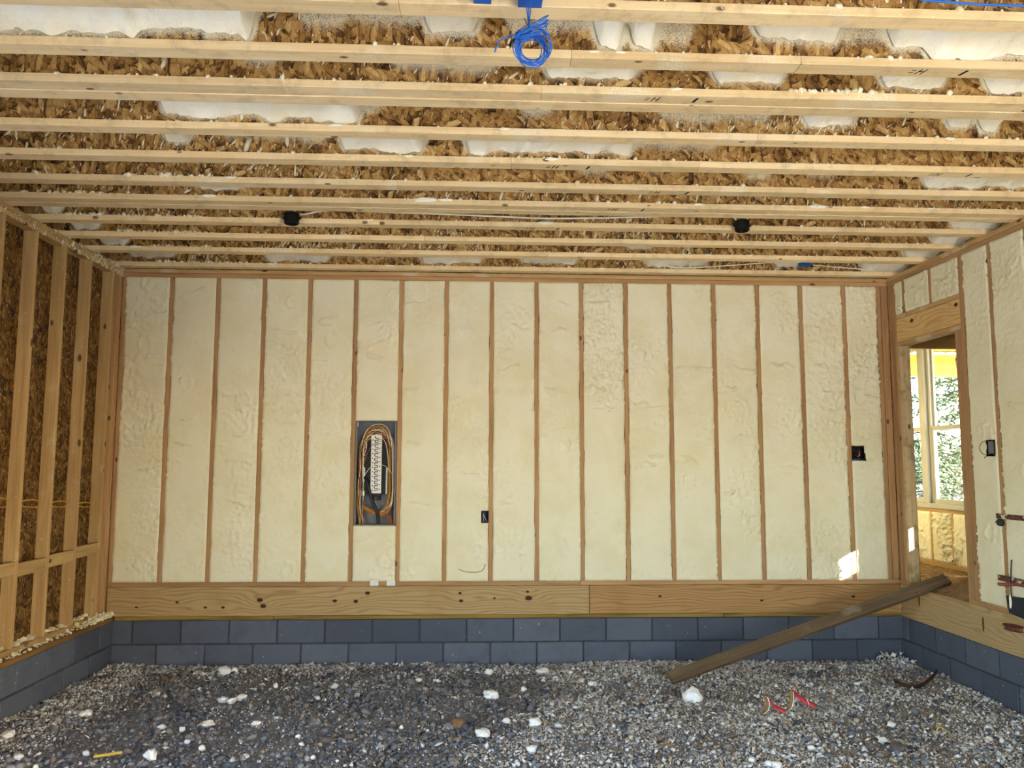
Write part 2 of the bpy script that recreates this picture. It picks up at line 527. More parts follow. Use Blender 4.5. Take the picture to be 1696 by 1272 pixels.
# ------------------------------------------------------------------ foam panels
def foam_panel(name, mapf, u0, u1, v0, v1, seed, parent, holes=(), edge=.007, rough=1.0, ridges=4):
    """sprayed and trimmed foam: grid in (u,v); mapf(u,v,d)->xyz with d out of the wall"""
    nu = max(6, int((u1-u0)/.0125)); nv = max(6, int((v1-v0)/.0135))
    U, Vv = np.meshgrid(np.linspace(0, 1, nu+1), np.linspace(0, 1, nv+1))
    # wandering edges that creep over the studs or fall short of them
    vw = v0+Vv*(v1-v0)
    eL = (fbm(vw*9, vw*0+seed*3.1, seed, 3)-.5)*2*edge
    eR = (fbm(vw*9, vw*0+seed*5.7, seed+5, 3)-.5)*2*edge
    uu = u0+eL + U*((u1+eR)-(u0+eL))
    uw = u0+U*(u1-u0)
    gx, gy = uw+seed*1.37, vw+seed*.71
    mask = .12+.88*sstep(fbm(gx*2.3, gy*2.0, seed+11, 3), .50, .68)
    side = np.clip(1-np.minimum(U, 1-U)*(u1-u0)/.05, 0, 1)
    smask = sstep(vn(gx*0+seed, gy*3, seed+31), .45, .8)*side
    lumps = fbm(gx*38, gy*38, seed+3, 3)
    d = (np.abs(lumps-.5)*2-.25)*.038*np.maximum(mask*rough, smask*1.0)
    d += (fbm(gx*5, gy*3, seed+7, 2)-.5)*.006
    d += (fbm(gx*48, gy*48, seed+8, 2)-.5)*.0050
    r = np.random.default_rng(seed)
    for k in range(ridges):
        zc = v0 + (v1-v0)*r.choice([.25, .38, .47, .55, .58, .62, .66, .72, .85, .93]) + r.normal()*.03
        sl = r.normal()*.15; ua = r.uniform(0, .5); ub = ua+r.uniform(.25, .6)
        wob = (fbm(gx*14, gy*0+k, seed+k, 2)-.5)*.05
        dist = np.abs(vw-(zc+sl*(uw-u0)+wob))
        prof = np.exp(-(dist/.010)**2)*sstep(U, ua-.05, ua+.05)*(1-sstep(U, ub-.05, ub+.05))
        d += prof*(.010+.026*fbm(gx*45, gy*45, seed+k+50, 2))
    for k in range(2):
        zc = r.uniform(v0, v1); uc = u0+(u1-u0)*r.uniform(.2, .8); rad = r.uniform(.03, .06)
        q = np.hypot((uw-uc), (vw-zc)*.7)+ (fbm(gx*16, gy*16, seed+70+k, 2)-.5)*.05
        d += np.exp(-((q-rad)/.009)**2)*.013*fbm(gx*30, gy*30, seed+90, 2)*1.6
    fall = np.minimum(np.minimum(U, 1-U)*(u1-u0), np.minimum(Vv, 1-Vv)*(v1-v0))
    d = d + .0045 - .010*(1-sstep(fall, 0, .012))
    X, Y, Z = mapf(uu, vw, d)
    V = np.stack([X, Y, Z], -1).reshape(-1, 3)
    i = np.arange(nv)[:, None]*(nu+1)+np.arange(nu)[None]
    F = np.stack([i, i+1, i+nu+2, i+nu+1], -1)
    keep = np.ones(i.shape, bool)
    cu = (uu[:-1, :-1]+uu[1:, 1:])/2; cv = (vw[:-1, :-1]+vw[1:, 1:])/2
    for (a, b, c_, e) in holes: keep &= ~((cu > a) & (cu < b) & (cv > c_) & (cv < e))
    me = bigmesh(name, V, F[keep].reshape(-1, 4), True)
    return link(name, me, 'foam', parent)

mapB = lambda u, v, d: (u, -d, v)                 # back wall, faces -Y
mapR = lambda u, v, d: (XR-d, -u, v)              # right wall, u = -Y, faces -X

def blocks(parent, axis, plane, a0, a1, outward, ztop, courses, off):
    """courses of concrete blocks with recessed mortar; axis 'x' or 'y' is the running direction"""
    bl, bh, j, dp = .4064, .2032, .012, .194
    for c in range(courses):
        z1 = ztop-c*bh-j*.3; z0 = ztop-(c+1)*bh+j*.7
        s = a0+off[c % len(off)]-bl
        while s < a1:
            p, q = max(s+j/2, a0), min(s+bl-j/2, a1)
            s += bl
            if q-p < .02: continue
            jit = random.uniform(-.0025, .0025)
            if outward > 0: e0, e1 = plane+jit, plane+dp
            else: e0, e1 = plane-dp, plane+jit
            if axis == 'x': piece('concrete_block', p, q, e0, e1, z0, z1, 'block', parent, .004)
            else: piece('concrete_block', e0, e1, p, q, z0, z1, 'block', parent, .004)
    m0, m1 = (plane+.009, plane+.18) if outward > 0 else (plane-.18, plane-.009)
    if axis == 'x': piece('mortar', a0, a1, m0, m1, ztop-courses*bh, ztop-.003, 'mortar', parent)
    else: piece('mortar', m0, m1, a0, a1, ztop-courses*bh, ztop-.003, 'mortar', parent)

# ------------------------------------------------------------------ back wall
wb = empty('wall_back', (0, 0, 0), label='cream foam filled stud wall facing the viewer above grey blocks', kind='structure')
studs_x = [i*S for i in range(16)]
bstuds = [(-.41, .038)]
for i, x in enumerate(studs_x):
    o = piece('stud', x-.019, x+.019, .0, .14, ZBP, ZTP, 'dark_z', wb)
    o.rotation_euler = (0, random.uniform(-.0008, .0008), 0)
piece('stud', XL+.002, XL+.036, -.002, .14, ZBP, ZTP, 'dark_z', wb)
piece('stud', 6.405, 6.443, .0, .14, ZBP, ZTP, 'dark_z', wb)
piece('stud', 6.446, XR-.002, -.002, .14, ZBP, ZTP, 'dark_z', wb)
edges = [XL+.036]+[x for i in studs_x for x in (i-.019, i+.019)]+[6.405]
bays = [(edges[2*i], edges[2*i+1]) for i in range(len(edges)//2)]
PAN = (1.6446, 2.0130, 1.150, 2.060)
for i, (a, b) in enumerate(bays):
    if abs(a-PAN[0]) < .05:
        foam_panel('foam_panel', mapB, a, b, PAN[3]+.004, ZTP, 100+i, wb, edge=.003)
        foam_panel('foam_panel', mapB, a, b, ZBP, PAN[2]-.004, 200+i, wb, edge=.003, ridges=1)
        continue
    holes = []
    if a < 2.8 < b: holes = [(2.764, 2.84, 1.17, 1.278)]
    if a < 6.2 < b: holes = [(6.108, 6.235, 1.728, 1.852)]
    foam_panel('foam_panel', mapB, a, b, ZBP, ZTP, 100+i, wb, holes, rough=1.6 if i in (10, 16) else .8)
piece('top_plate', XL, XR, -.001, .14, ZTP, ZTP+.037, 'dark_x', wb)
piece('top_plate', XL, 3.1, -.004, .14, ZTP+.039, ZJ-.001, 'stud_x', wb)
piece('top_plate', 3.103, XR, -.003, .14, ZTP+.039, ZJ-.001, 'stud_x', wb)
piece('bottom_plate', XL, 3.63, -.006, .14, ZRT+.001, ZBP, 'dark_x', wb)
piece('bottom_plate', 3.633, XR, -.005, .14, ZRT+.001, ZBP, 'dark_x', wb)
rb1 = (XL, 3.712); rb2 = (3.717, XR)
def wkn(lst, c, zc): return [(x-c, z-zc, r) for x, z, r in lst]
rz = (ZRT+ZRB)/2
k1 = wkn([(-.18, .46, .010), (.16, .50, .012), (.40, .455, .012), (.55, .455, .013), (.86, .515, .022), (.89, .465, .022), (1.5, .505, .016), (1.68, .50, .017), (1.78, .57, .018), (2.58, .565, .013), (2.59, .50, .016), (2.88, .52, .010), (3.17, .575, .012), (3.18, .52, .026)], (rb1[0]+rb1[1])/2, rz)
k2 = wkn([(4.34, .53, .012), (5.25, .49, .012), (6.08, .52, .014)], (rb2[0]+rb2[1])/2, rz)
piece('rim_board', rb1[0], rb1[1], .004, .042, ZRB, ZRT-.002, rim_mat('rim_a', 'X', lin(186, 160, 116), lin(154, 118, 72), k1, 1.0), wb)
piece('rim_board', rb2[0], rb2[1], .007, .045, ZRB, ZRT-.003, rim_mat('rim_b', 'X', lin(184, 146, 98), lin(146, 104, 60), k2, 4.0), wb)
piece('sill_plate', XL+.08, .98, -.006, .14, ZS+.001, ZRB-.001, 'treated', wb)
piece('sill_plate', .984, 4.9, -.004, .14, ZS+.001, ZRB-.001, 'treated', wb)
piece('sill_plate', 4.903, XR, -.007, .14, ZS+.001, ZRB-.001, 'treated', wb)
blocks(wb, 'x', 0.0, -.555, XR+.19, 1, ZS, 3, (.35, .15))
piece('sheathing', -.6, 6.7, .145, .16, -.3, 3.75, 'osb_back', wb)

# ------------------------------------------------------------------ left wall (its near half is the open garage doorway)
LO0, LO1, LOZ = -7.4, -3.7, 2.5
wl = empty('wall_left', label='open stud wall with bare brown strand board on grey blocks', kind='structure')
for k in range(-1, 17):
    y = -.159-.019-k*S
    if k == -1: continue
    piece('stud', XL-.089, XL, y-.019, y+.019, LOZ+.29 if LO0 < y < LO1 else ZS+.077, ZTP, 'stud_z', wl)
piece('stud', XL-.089, XL+.002, -.098, -.062, ZS+.077, ZTP, 'dark_z', wl)
piece('stud', XL-.07, XL+.006, -.052, -.006, ZS+.077, ZTP, 'dark_z', wl, .012)
piece('stud', XL-.089, XL, YF, YF+.038, ZS+.077, ZTP, 'stud_z', wl)
for k in range(0, 17):
    y1 = -.159-.038-k*S; y0 = y1-S+.038
    dz = [.02, .0, -.012, .006][k % 4]
    if y0 < LO1: continue
    piece('blocking', XL-.038, XL-.001, y0+.001, y1-.001, .915+dz, 1.004+dz, 'stud_y', wl)
piece('bottom_plate', XL-.089, XL+.001, LO1, -.001, ZS+.039, ZS+.077, 'stud_y', wl)
piece('sill_plate', XL-.14, -.362, LO1, -.004, ZS, ZS+.038, 'treated_y', wl)
piece('top_plate', XL-.089, XL+.001, YF, -.001, ZTP, ZTP+.037, 'stud_y', wl)
piece('top_plate', XL-.089, XL+.003, YF, -.001, ZTP+.039, ZJ-.001, 'stud_y', wl)
piece('garage_header', XL-.089, XL, LO0-.1, LO1+.1, LOZ, LOZ+.285, 'stud_y', wl)
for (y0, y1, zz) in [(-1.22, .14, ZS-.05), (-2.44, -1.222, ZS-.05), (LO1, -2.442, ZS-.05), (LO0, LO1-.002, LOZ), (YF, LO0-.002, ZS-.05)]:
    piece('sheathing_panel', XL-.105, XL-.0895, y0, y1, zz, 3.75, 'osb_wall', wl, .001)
blocks(wl, 'y', -.366, LO1, -.002, -1, ZS, 3, (.22, .05))

# ------------------------------------------------------------------ right wall with the door opening
wr = empty('wall_right', label='cream foam filled stud wall with door opening and wide timber below', kind='structure')
DY0, DY1 = -1.005, -.172       # door opening
HZ0, HZ1 = 2.752, 3.036
def rstud(y, z0, z1, w=.038, mat='dark_z', x0=XR, x1=XR+.089): piece('stud', x0, x1, y-w/2, y+w/2, z0, z1, mat, wr)
rstud(-.022, ZBP, ZTP)
rstud(-.064, ZBP, ZTP)
rstud(-.107, ZBP, ZTP)
piece('stud', XR+.001, XR+.089, -.171, -.129, ZBP-.03, HZ0, 'old_z', wr)
piece('stud', XR, XR+.089, DY0-.039, DY0, ZRT, HZ0, 'dark_z', wr)
piece('stud', XR, XR+.089, DY0-.079, DY0-.0405, ZRT, HZ0, 'dark_z', wr)
piece('stud', XR, XR+.089, DY0-.14, DY0-.081, ZBP, ZTP, 'dark_z', wr)
hk = [(-.10+.0, .07, .026), (-.52, .03, .02)]
piece('header', XR+.002, XR+.04, DY0-.08, -.128, HZ0+.04, HZ1-.039, rim_mat('header_wood', 'Y', lin(222, 188, 130), lin(190, 146, 88), [(.22, .05, .022), (-.43, .06, .02)], 7.0), wr)
piece('header', XR+.001, XR+.089, DY0-.08, -.128, HZ0, HZ0+.038, 'stud_y', wr)
piece('header', XR+.001, XR+.089, DY0-.08, -.128, HZ1-.037, HZ1, 'stud_y', wr)
for y in (-.27, -.688): rstud(y, HZ1, ZTP)
for (a, b, z0, sd_) in [(.128, .251, HZ1, 1), (.289, .669, HZ1, 2), (.707, 1.085, HZ1, 3)]:
    foam_panel('foam_panel', mapR, a, b, z0, ZTP, 300+sd_, wr, ridges=1, rough=.6)
yk = [-1.468-k*S for k in range(0, 16)]
for y in yk: rstud(y, ZBP, ZTP)
pe = [1.145]+[q for y in yk for q in (-y-.019, -y+.019)]
for i in range(len(yk)):
    a, b = pe[2*i], pe[2*i+1]
    h = [(1.33, 1.42, 1.755, 1.865)] if i == 0 else []
    foam_panel('foam_panel', mapR, a, b, ZBP, ZTP, 320+i, wr, h, ridges=1, rough=.5, edge=.005)
piece('top_plate', XR-.001, XR+.14, YF, -.001, ZTP, ZTP+.037, 'dark_y', wr)
piece('top_plate', XR-.003, XR+.14, YF, -.001, ZTP+.039, ZJ-.001, 'stud_y', wr)
piece('bottom_plate', XR-.005, XR+.14, YF, DY0-.04, ZRT+.001, ZBP, 'dark_y', wr)
piece('bottom_plate', XR-.003, XR+.14, -.172, -.001, ZRT+.001, ZBP, 'dark_y', wr)
rmr = rim_mat('rim_c', 'Y', lin(190, 166, 124), lin(164, 132, 88), [(.9, .02, .0), ], 9.0)
piece('rim_board', XR-.002, XR+.036, -4.2, -.001, ZS+.001, ZRT-.001, rmr, wr)
piece('rim_board', XR-.002, XR+.036, YF, -4.203, ZS+.001, ZRT-.001, rmr, wr)
blocks(wr, 'y', XR, YF, -.002, 1, ZS, 3, (.33, .13))
piece('sheathing', XR+.092, XR+.105, YF, DY0, ZRT, 3.75, 'osb_back', wr)
piece('sheathing', XR+.092, XR+.105, -.15, .16, ZRT, 3.75, 'osb_back', wr)
piece('sheathing', XR+.092, XR+.105, DY0, -.15, HZ0+.02, 3.75, 'osb_back', wr)
# dark slots of old nail holes in the rim: knots as seen
for (y, z, t) in [(-.30, .535, .5), (-1.17, .50, .5)]:
    V = [(XR-.0035, y+.012*math.cos(a)*1.0+.0, z+.055*math.sin(a)) for a in [k*math.pi/6 for k in range(12)]]
    V += [(XR-.002, v[1], v[2]) for v in V]
    F = [tuple(range(12))]+[(k, 12+k, 12+(k+1) % 12, (k+1) % 12) for k in range(12)]
    link('knot', mesh('knot', V, F), flat('knot_wood', lin(110, 62, 32), .7), wr)

# ------------------------------------------------------------------ front wall with the open garage doorway
wf = empty('wall_front', label='garage front wall round the open doorway behind the viewer', kind='structure')
FO = (3.7, 6.45, 2.8)
piece('pier', XL-.15, FO[0], YF-.15, YF, -.3, 3.75, 'osb_back', wf)
piece('pier', FO[1], XR+.15, YF-.15, YF, -.3, 3.75, 'osb_back', wf)
piece('garage_header', FO[0], FO[1], YF-.15, YF, FO[2], 3.75, 'osb_back', wf)
piece('sun_block_eave', -3.0, 12.0, YF-2.6, YF-.16, 3.06, 3.16, 'osb_back', wf)  # added overhang out of view, keeps direct sun from entering the doorway

# ------------------------------------------------------------------ ceiling: I-joists, deck, foam
ce = empty('ceiling', label='open ceiling of wooden joists with strand board webs and patchy foam', kind='structure')
piece('deck', -.6, 7.7, YF-.15, 3.6, ZSUB, ZSUB+.02, 'osb_floor', ce)
JY = [-4.275, -3.898, -3.573, -3.081, -2.677, -2.272, -1.918, -1.445, -1.039, -.622, -.105]
J = [(y, True) for y in JY]
FW, FH = .089, .038
X0J, X1J = XL-.139, XR+.139
def pxx(px, y):        # metres along a web at depth y for a column of the survey photo grid
    t = math.atan((px-848)/1330.44)+.0462
    return CAM.x + (y-CAM.y)*math.tan(t)
# (from, to, share of the strip in view that foam covers, kind): f = thick foam, d = dusting only
SPEC = {
 1: [(-60, 205, .8, 'f'), (180, 335, .6, 'f'), (305, 402, .78, 'f'), (480, 560, .5, 'd'), (560, 690, .28, 'd'), (690, 792, .5, 'f'), (838, 872, .5, 'd'), (885, 985, .35, 'd'), (985, 1042, .86, 'f'), (1046, 1100, .8, 'f'), (1100, 1160, .6, 'd'), (1262, 1420, .4, 'f'), (1420, 1500, .5, 'd'), (1495, 1580, .6, 'f'), (1555, 1760, .82, 'f')],
 2: [(380, 440, .45, 'd'), (640, 820, .5, 'd'), (900, 1070, .48, 'f'), (1190, 1320, .55, 'f'), (1480, 1600, .6, 'f'), (1660, 1760, .7, 'f')],
 3: [(240, 315, .62, 'f'), (285, 590, .72, 'f'), (590, 620, .4, 'd'), (860, 920, .45, 'd'), (1100, 1290, .5, 'd'), (1345, 1440, .48, 'f'), (1590, 1640, .5, 'f'), (1645, 1685, .8, 'f')],
 4: [(245, 300, .42, 'f'), (350, 480, .3, 'd'), (480, 530, .5, 'd'), (550, 635, .55, 'f'), (605, 700, .66, 'f'), (765, 865, .68, 'f'), (835, 1060, .6, 'f'), (1060, 1200, .42, 'd')],
 5: [(520, 560, .3, 'd'), (955, 1010, .42, 'd'), (1085, 1105, .3, 'd'), (1245, 1290, .6, 'd'), (1350, 1400, .4, 'd'), (1545, 1760, .62, 'f')],
 6: [(310, 390, .35, 'f')],
 7: [(1590, 1800, 1.2, 'f'), (50, 85, .9, 'f')],
 8: [(1555, 1800, 1.2, 'f'), (100, 150, .8, 'f'), (1440, 1520, .3, 'd')],
 9: [(1508, 1800, 1.2, 'f'), (150, 200, .8, 'f'), (1040, 1090, .4, 'f')],
 10: [(1436, 1800, 1.2, 'f'), (200, 280, .45, 'f'), (430, 540, .62, 'f'), (540, 690, .3, 'd'), (690, 800, .62, 'f'), (860, 960, .5, 'f'), (1070, 1180, .6, 'f'), (1290, 1335, .5, 'f')],
}
XS = np.arange(X0J, X1J+.001, .025)
def zvis(n):
    """height on web n that a viewer can see up to, under the flange in front"""
    yb = (JY[n-1]+FW*(2 if n-1 in (2, 6) else 1)) if n > 0 else JY[0]-.35
    return CAM.z + (ZJ-CAM.z)*(JY[n]+.04-CAM.y)/(yb-CAM.y)
for n, y in enumerate(JY):
    yw = y+.0395                     # front of web
    zb, zv = ZJ+FH, zvis(n)
    frac = np.zeros_like(XS)-.7; dust = np.zeros_like(XS); cap = np.full_like(XS, .62)
    for (a, b, h, kd) in SPEC.get(n, []):
        xa, xb = pxx(a, yw), pxx(b, yw)
        wv = sstep(XS, xa-.02, xa+.035)*(1-sstep(XS, xb-.035, xb+.02))
        hh = h*(.62+.8*fbm(XS*11, XS*0+n*7.7, n+3, 4))
        if kd == 'f': frac = np.maximum(frac, -.7+(hh+.7)*wv)
        wd = sstep(XS, xa-.05, xa+.03)*(1-sstep(XS, xb-.03, xb+.05))
        if kd == 'f': cap = np.maximum(cap, .62+.38*wd)
        dust = np.maximum(dust, (hh+(.34 if kd == 'f' else .28))*wd)
    # the joist: web with dusted face, two flanges
    zs = np.linspace(zb, ZSUB-FH, 24)
    Xg, Zg = np.meshgrid(XS, zs)
    lvl = zv-dust[None]*(zv-zb)       # dusting reaches down to here
    dist = (Zg-lvl)/.075
    spr = np.where(dust[None] > .02, np.clip(dist, 0, 1)*cap[None], 0)
    spr = np.maximum(spr, np.clip((Zg-zv)/.04, 0, 1)*.7)
    nz, nx = Xg.shape
    V = np.concatenate([np.stack([Xg, np.full_like(Xg, yw), Zg], -1).reshape(-1, 3), np.stack([Xg, np.full_like(Xg, yw+.010), Zg], -1).reshape(-1, 3)])
    i = np.arange(nz-1)[:, None]*nx+np.arange(nx-1)[None]; k = nz*nx
    F = np.concatenate([np.stack([i, i+1, i+nx+1, i+nx], -1).reshape(-1, 4), np.stack([i+k+nx, i+k+nx+1, i+k+1, i+k], -1).reshape(-1, 4)])
    me = bigmesh('joist', V, F)
    at = me.attributes.new('spray', 'FLOAT', 'POINT'); at.data.foreach_set('value', np.concatenate([spr.ravel(), spr.ravel()]).astype(np.float32))
    jo = link('joist', me, 'osb_web', ce)
    fy0, fy1 = y, y+FW
    # bottom flange finger-jointed from two or three lengths
    cuts = [X0J]+sorted(random.sample([x*.1 for x in range(8, 60)], 2))+[X1J]
    for q in range(3):
        piece('flange', cuts[q], cuts[q+1]-.0006, fy0, fy1, ZJ+(.0 if q != 1 else .0008), ZJ+FH, 'flange', jo)
    piece('flange', X0J, X1J, fy0, fy1, ZSUB-FH, ZSUB-.001, 'flange', jo)
    if n in (2, 6):                  # doubled joist
        j2 = piece('joist', X0J, X1J, yw+FW, yw+FW+.010, ZJ+FH, ZSUB-FH, 'osb_back', ce)
        cuts = [X0J, random.uniform(1.5, 5), X1J]
        for q in range(2):
            c = (( cuts[q]+cuts[q+1])/2, y+FW*1.5+.001, ZJ-.003+FH/2)
            f2 = piece('flange', cuts[q], cuts[q+1]-.0006, y+FW+.001, y+2*FW, ZJ-.003, ZJ+FH-.003, 'flange')
            f2.parent = j2; f2.matrix_parent_inverse = Matrix.Translation(j2.location).inverted()
    # foam sprayed up into the bay in front of this web
    if n > 0:
        y_front = JY[n-1]+FW*(1.5 if n-1 in (2, 6) else .5)+.006
        T = np.array([0, .04, .1, .18, .3, .5, .75, 1.0])
        zl = zv-frac*(zv-zb)
        top = zv+.05
        Vs = []
        xs2 = np.arange(X0J+.005, X1J, .0125)
        zl2 = np.interp(xs2, XS, zl)
        for t in T:
            yy = np.full_like(xs2, yw-.0005+(y_front-yw)*t)
            bul = (fbm(xs2*26, np.full_like(xs2, t*9+n), n+60, 4, .65)-.5)*.044
            z = zl2 + (np.maximum(top, zl2)-zl2)*(t**.8)*.9 + bul*(1 if t > 0 else .6)
            thick = np.clip(top-zl2, 0, .2)
            yy = yy - thick*.10*math.exp(-t*6)*(.4+fbm(xs2*9, xs2*0+n, n, 2))
            z = np.where(zl2 >= top-.005, top+.06+bul*.3, z)
            Vs.append(np.stack([xs2, yy, np.clip(z, zb+.002, ZSUB-.002)], -1))
        V = np.concatenate(Vs); nx = len(xs2); nt_ = len(T)
        i = np.arange(nt_-1)[:, None]*nx+np.arange(nx-1)[None]
        F = np.stack([i, i+1, i+nx+1, i+nx], -1).reshape(-1, 4)
        link('foam_fill', bigmesh('foam_fill', V, F, True), 'foam_ceiling', ce)
# end blocking over the side walls
for n in range(len(JY)-1):
    ya = JY[n]+FW*(2 if n in (2, 6) else 1); yb = JY[n+1]
    piece('end_blocking', XL-.135, XL-.1, ya-.03, yb+.03, ZJ+FH, ZSUB-.002, 'stud_y', ce)
    piece('end_blocking', XR+.10, XR+.135, ya-.03, yb+.03, ZJ+FH, ZSUB-.002, 'stud_y', ce)
    piece('web_filler', XL-.09, XL-.03, JY[n+1]+.012, JY[n+1]+.038, ZJ+FH, ZSUB-FH, 'dark_z', ce)
# joists nearer the doorway than the picture reaches
for k in range(1, 9):
    y = JY[0]-S*k
    if y < YF: break
    jo = piece('joist', X0J, X1J, y+.04, y+.05, ZJ+FH, ZSUB-FH, 'osb_back', ce)
    for z0 in (ZJ, ZSUB-FH-.001):
        f2 = piece('flange', X0J, X1J, y, y+FW, z0, z0+FH, 'flange')
        f2.parent = jo; f2.matrix_parent_inverse = Matrix.Translation(jo.location).inverted()

# ------------------------------------------------------------------ scatter helpers
def ico():
    t = (1+5**.5)/2
    v = np.array([(-1, t, 0), (1, t, 0), (-1, -t, 0), (1, -t, 0), (0, -1, t), (0, 1, t), (0, -1, -t), (0, 1, -t), (t, 0, -1), (t, 0, 1), (-t, 0, -1), (-t, 0, 1)], float)
    v /= np.linalg.norm(v[0])
    f = np.array([(0, 11, 5), (0, 5, 1), (0, 1, 7), (0, 7, 10), (0, 10, 11), (1, 5, 9), (5, 11, 4), (11, 10, 2), (10, 7, 6), (7, 1, 8), (3, 9, 4), (3, 4, 2), (3, 2, 6), (3, 6, 8), (3, 8, 9), (4, 9, 5), (2, 4, 11), (6, 2, 10), (8, 6, 7), (9, 8, 1)])
    return v, f
def octa():
    v = np.array([(1, 0, 0), (-1, 0, 0), (0, 1, 0), (0, -1, 0), (0, 0, 1), (0, 0, -1)], float)
    f = np.array([(0, 2, 4), (2, 1, 4), (1, 3, 4), (3, 0, 4), (2, 0, 5), (1, 2, 5), (3, 1, 5), (0, 3, 5)])
    return v, f
def scatter(name, P, size, aspect, mat, parent=None, base='ico', tilt=.5, jitter=.3, rng=RNG, axes=None, smooth=False):
    """P n x 3 centres, size n radii, aspect (ax, ay, az)"""
    v, f = ico() if base == 'ico' else octa()
    n = len(P); k = len(v)
    B = np.repeat(v[None], n, 0)*(1+rng.normal(size=(n, k, 1))*jitter)
    B = B*(np.asarray(aspect)*(1+rng.normal(size=(n, 1, 3))*.25))*size[:, None, None]
    a = rng.uniform(0, 2*np.pi, n); b = rng.normal(size=n)*tilt; c = rng.normal(size=n)*tilt
    if axes is not None: a, b, c = axes
    def rot(B, i, j, t):
        C_, S_ = np.cos(t)[:, None], np.sin(t)[:, None]
        x, y = B[..., i].copy(), B[..., j].copy()
        B[..., i] = x*C_-y*S_; B[..., j] = x*S_+y*C_
    rot(B, 1, 2, b); rot(B, 0, 2, c); rot(B, 0, 1, a)
    B += P[:, None]
    F = (f[None]+(np.arange(n)*k)[:, None, None]).reshape(-1, 3)
    return link(name, bigmesh(name, B.reshape(-1, 3), F, smooth), mat, parent)

def lump(name, r, asp, seed, mat, parent=None, loc=(0, 0, 0), amp=.35, sub=2):
    v, f = ico(); v = [Vector(q) for q in v]; f = [tuple(q) for q in f]
    for _ in range(sub):
        nf = []; mid = {}
        def mm(a, b):
            k = (min(a, b), max(a, b))
            if k not in mid: mid[k] = len(v); v.append(((v[a]+v[b])/2).normalized())
            return mid[k]
        for a, b, c in f:
            x, y, z = mm(a, b), mm(b, c), mm(c, a); nf += [(a, x, z), (b, y, x), (c, z, y), (x, y, z)]
        f = nf
    V = []
    for p in v:
        q = p+Vector((seed*3.1, seed*1.7, seed*.9))
        k = 1+amp*mn.noise(q*1.3)+amp*.5*mn.noise(q*3.1)
        V.append((p.x*k*asp[0]*r, p.y*k*asp[1]*r, p.z*k*asp[2]*r))
    return link(name, mesh(name, V, f, True), mat, parent, loc)

# ------------------------------------------------------------------ ground
def gz(x, y):
    x = np.asarray(x, float); y = np.asarray(y, float)
    h = -.030+(fbm(x*1.2, y*1.2, 3, 3)-.5)*.05+(fbm(x*9, y*9, 5, 3)-.5)*.018
    return h + .03*sstep(-x, -.25, .36)
gxs = np.arange(-.40, 6.56, .03); gys = np.concatenate([np.arange(YF-.2, -2.8, .1), np.arange(-2.8, .02, .025)])
GX, GY = np.meshgrid(gxs, gys); GZ = gz(GX, GY)
nyg, nxg = GX.shape
i = np.arange(nyg-1)[:, None]*nxg+np.arange(nxg-1)[None]
fl = link('floor', bigmesh('floor', np.stack([GX, GY, GZ], -1).reshape(-1, 3), np.stack([i, i+1, i+nxg+1, i+nxg], -1).reshape(-1, 4), True), 'dirt')
tag(fl, 'grey brown dirt floor strewn with gravel and foam crumbs', None, kind='structure')
# yard outside in four aprons round the house
yd = empty('ground', label='pale dirt yard outside the building', kind='structure')
piece('yard', -60, 60, -60, YF-.18, -.2, -.06, 'yard', yd)
piece('yard', 7.75, 60, YF-.18, 60, -.2, -.06, 'litter', yd)
piece('yard', -60, -.75, YF-.18, 60, -.2, -.06, 'yard', yd)
piece('yard', -.75, 7.75, 3.8, 60, -.2, -.06, 'yard', yd)

def accept(n, dens, y0=-3.1):
    x = RNG.uniform(-.36, 6.5, n); y = RNG.uniform(y0, -.01, n)
    k = RNG.uniform(size=n) < dens(x, y)
    return x[k], y[k]
def right_mass(x, y):
    e = 2.75+.55*sstep(y, -2.4, -.7)+(fbm(x*2.2, y*2.2, 21, 3)-.5)*1.1
    return sstep(x, e-.2, e+.35)
def edge_mass(x, y):
    wob = (fbm(x*2.1, y*2.1, 41, 3)-.5)*.5
    b = sstep(y+wob*.7, -.50, -.06)
    l = sstep(-x+wob*.5, -.32, .25)
    return np.maximum(b, l)
x, y = accept(75000, lambda x, y: (.4+.6*sstep(fbm(x*2, y*2, 9, 3), .35, .6))*(1-.35*right_mass(x, y)))
sz = np.clip(RNG.lognormal(np.log(.0062), .58, len(x)), .003, .026)
g = scatter('gravel', np.stack([x, y, gz(x, y)+sz*.25], -1), sz, (1.15, .95, .7), 'gravel', jitter=.14)
tag(g, 'loose grey and brown gravel spread over the dirt floor', 'gravel', kind='stuff')
dens = lambda x, y: np.clip(.035+.10*sstep(fbm(x*3, y*3, 13, 3), .5, .7)+right_mass(x, y)*(.22+1.15*sstep(fbm(x*2.6, y*3.4, 33, 4), .34, .62))*(1-.42*sstep(x, 4.3, 5.6))*(1-.25*sstep(y, -1.5, -.5))+.85*edge_mass(x, y)*sstep(fbm(x*4, y*4, 53, 2), .25, .55), 0, 1)
x, y = accept(160000, dens)
sz = np.clip(RNG.lognormal(np.log(.0046), .5, len(x)), .002, .02)
cr = scatter('foam_crumbs', np.stack([x, y, gz(x, y)+sz*.5+.003], -1), sz, (1.4, 1.0, .6), 'crumb', base='octa', jitter=.25, tilt=.6)
tag(cr, 'white and beige foam crumbs littering the gravel floor', 'foam crumbs', kind='stuff')
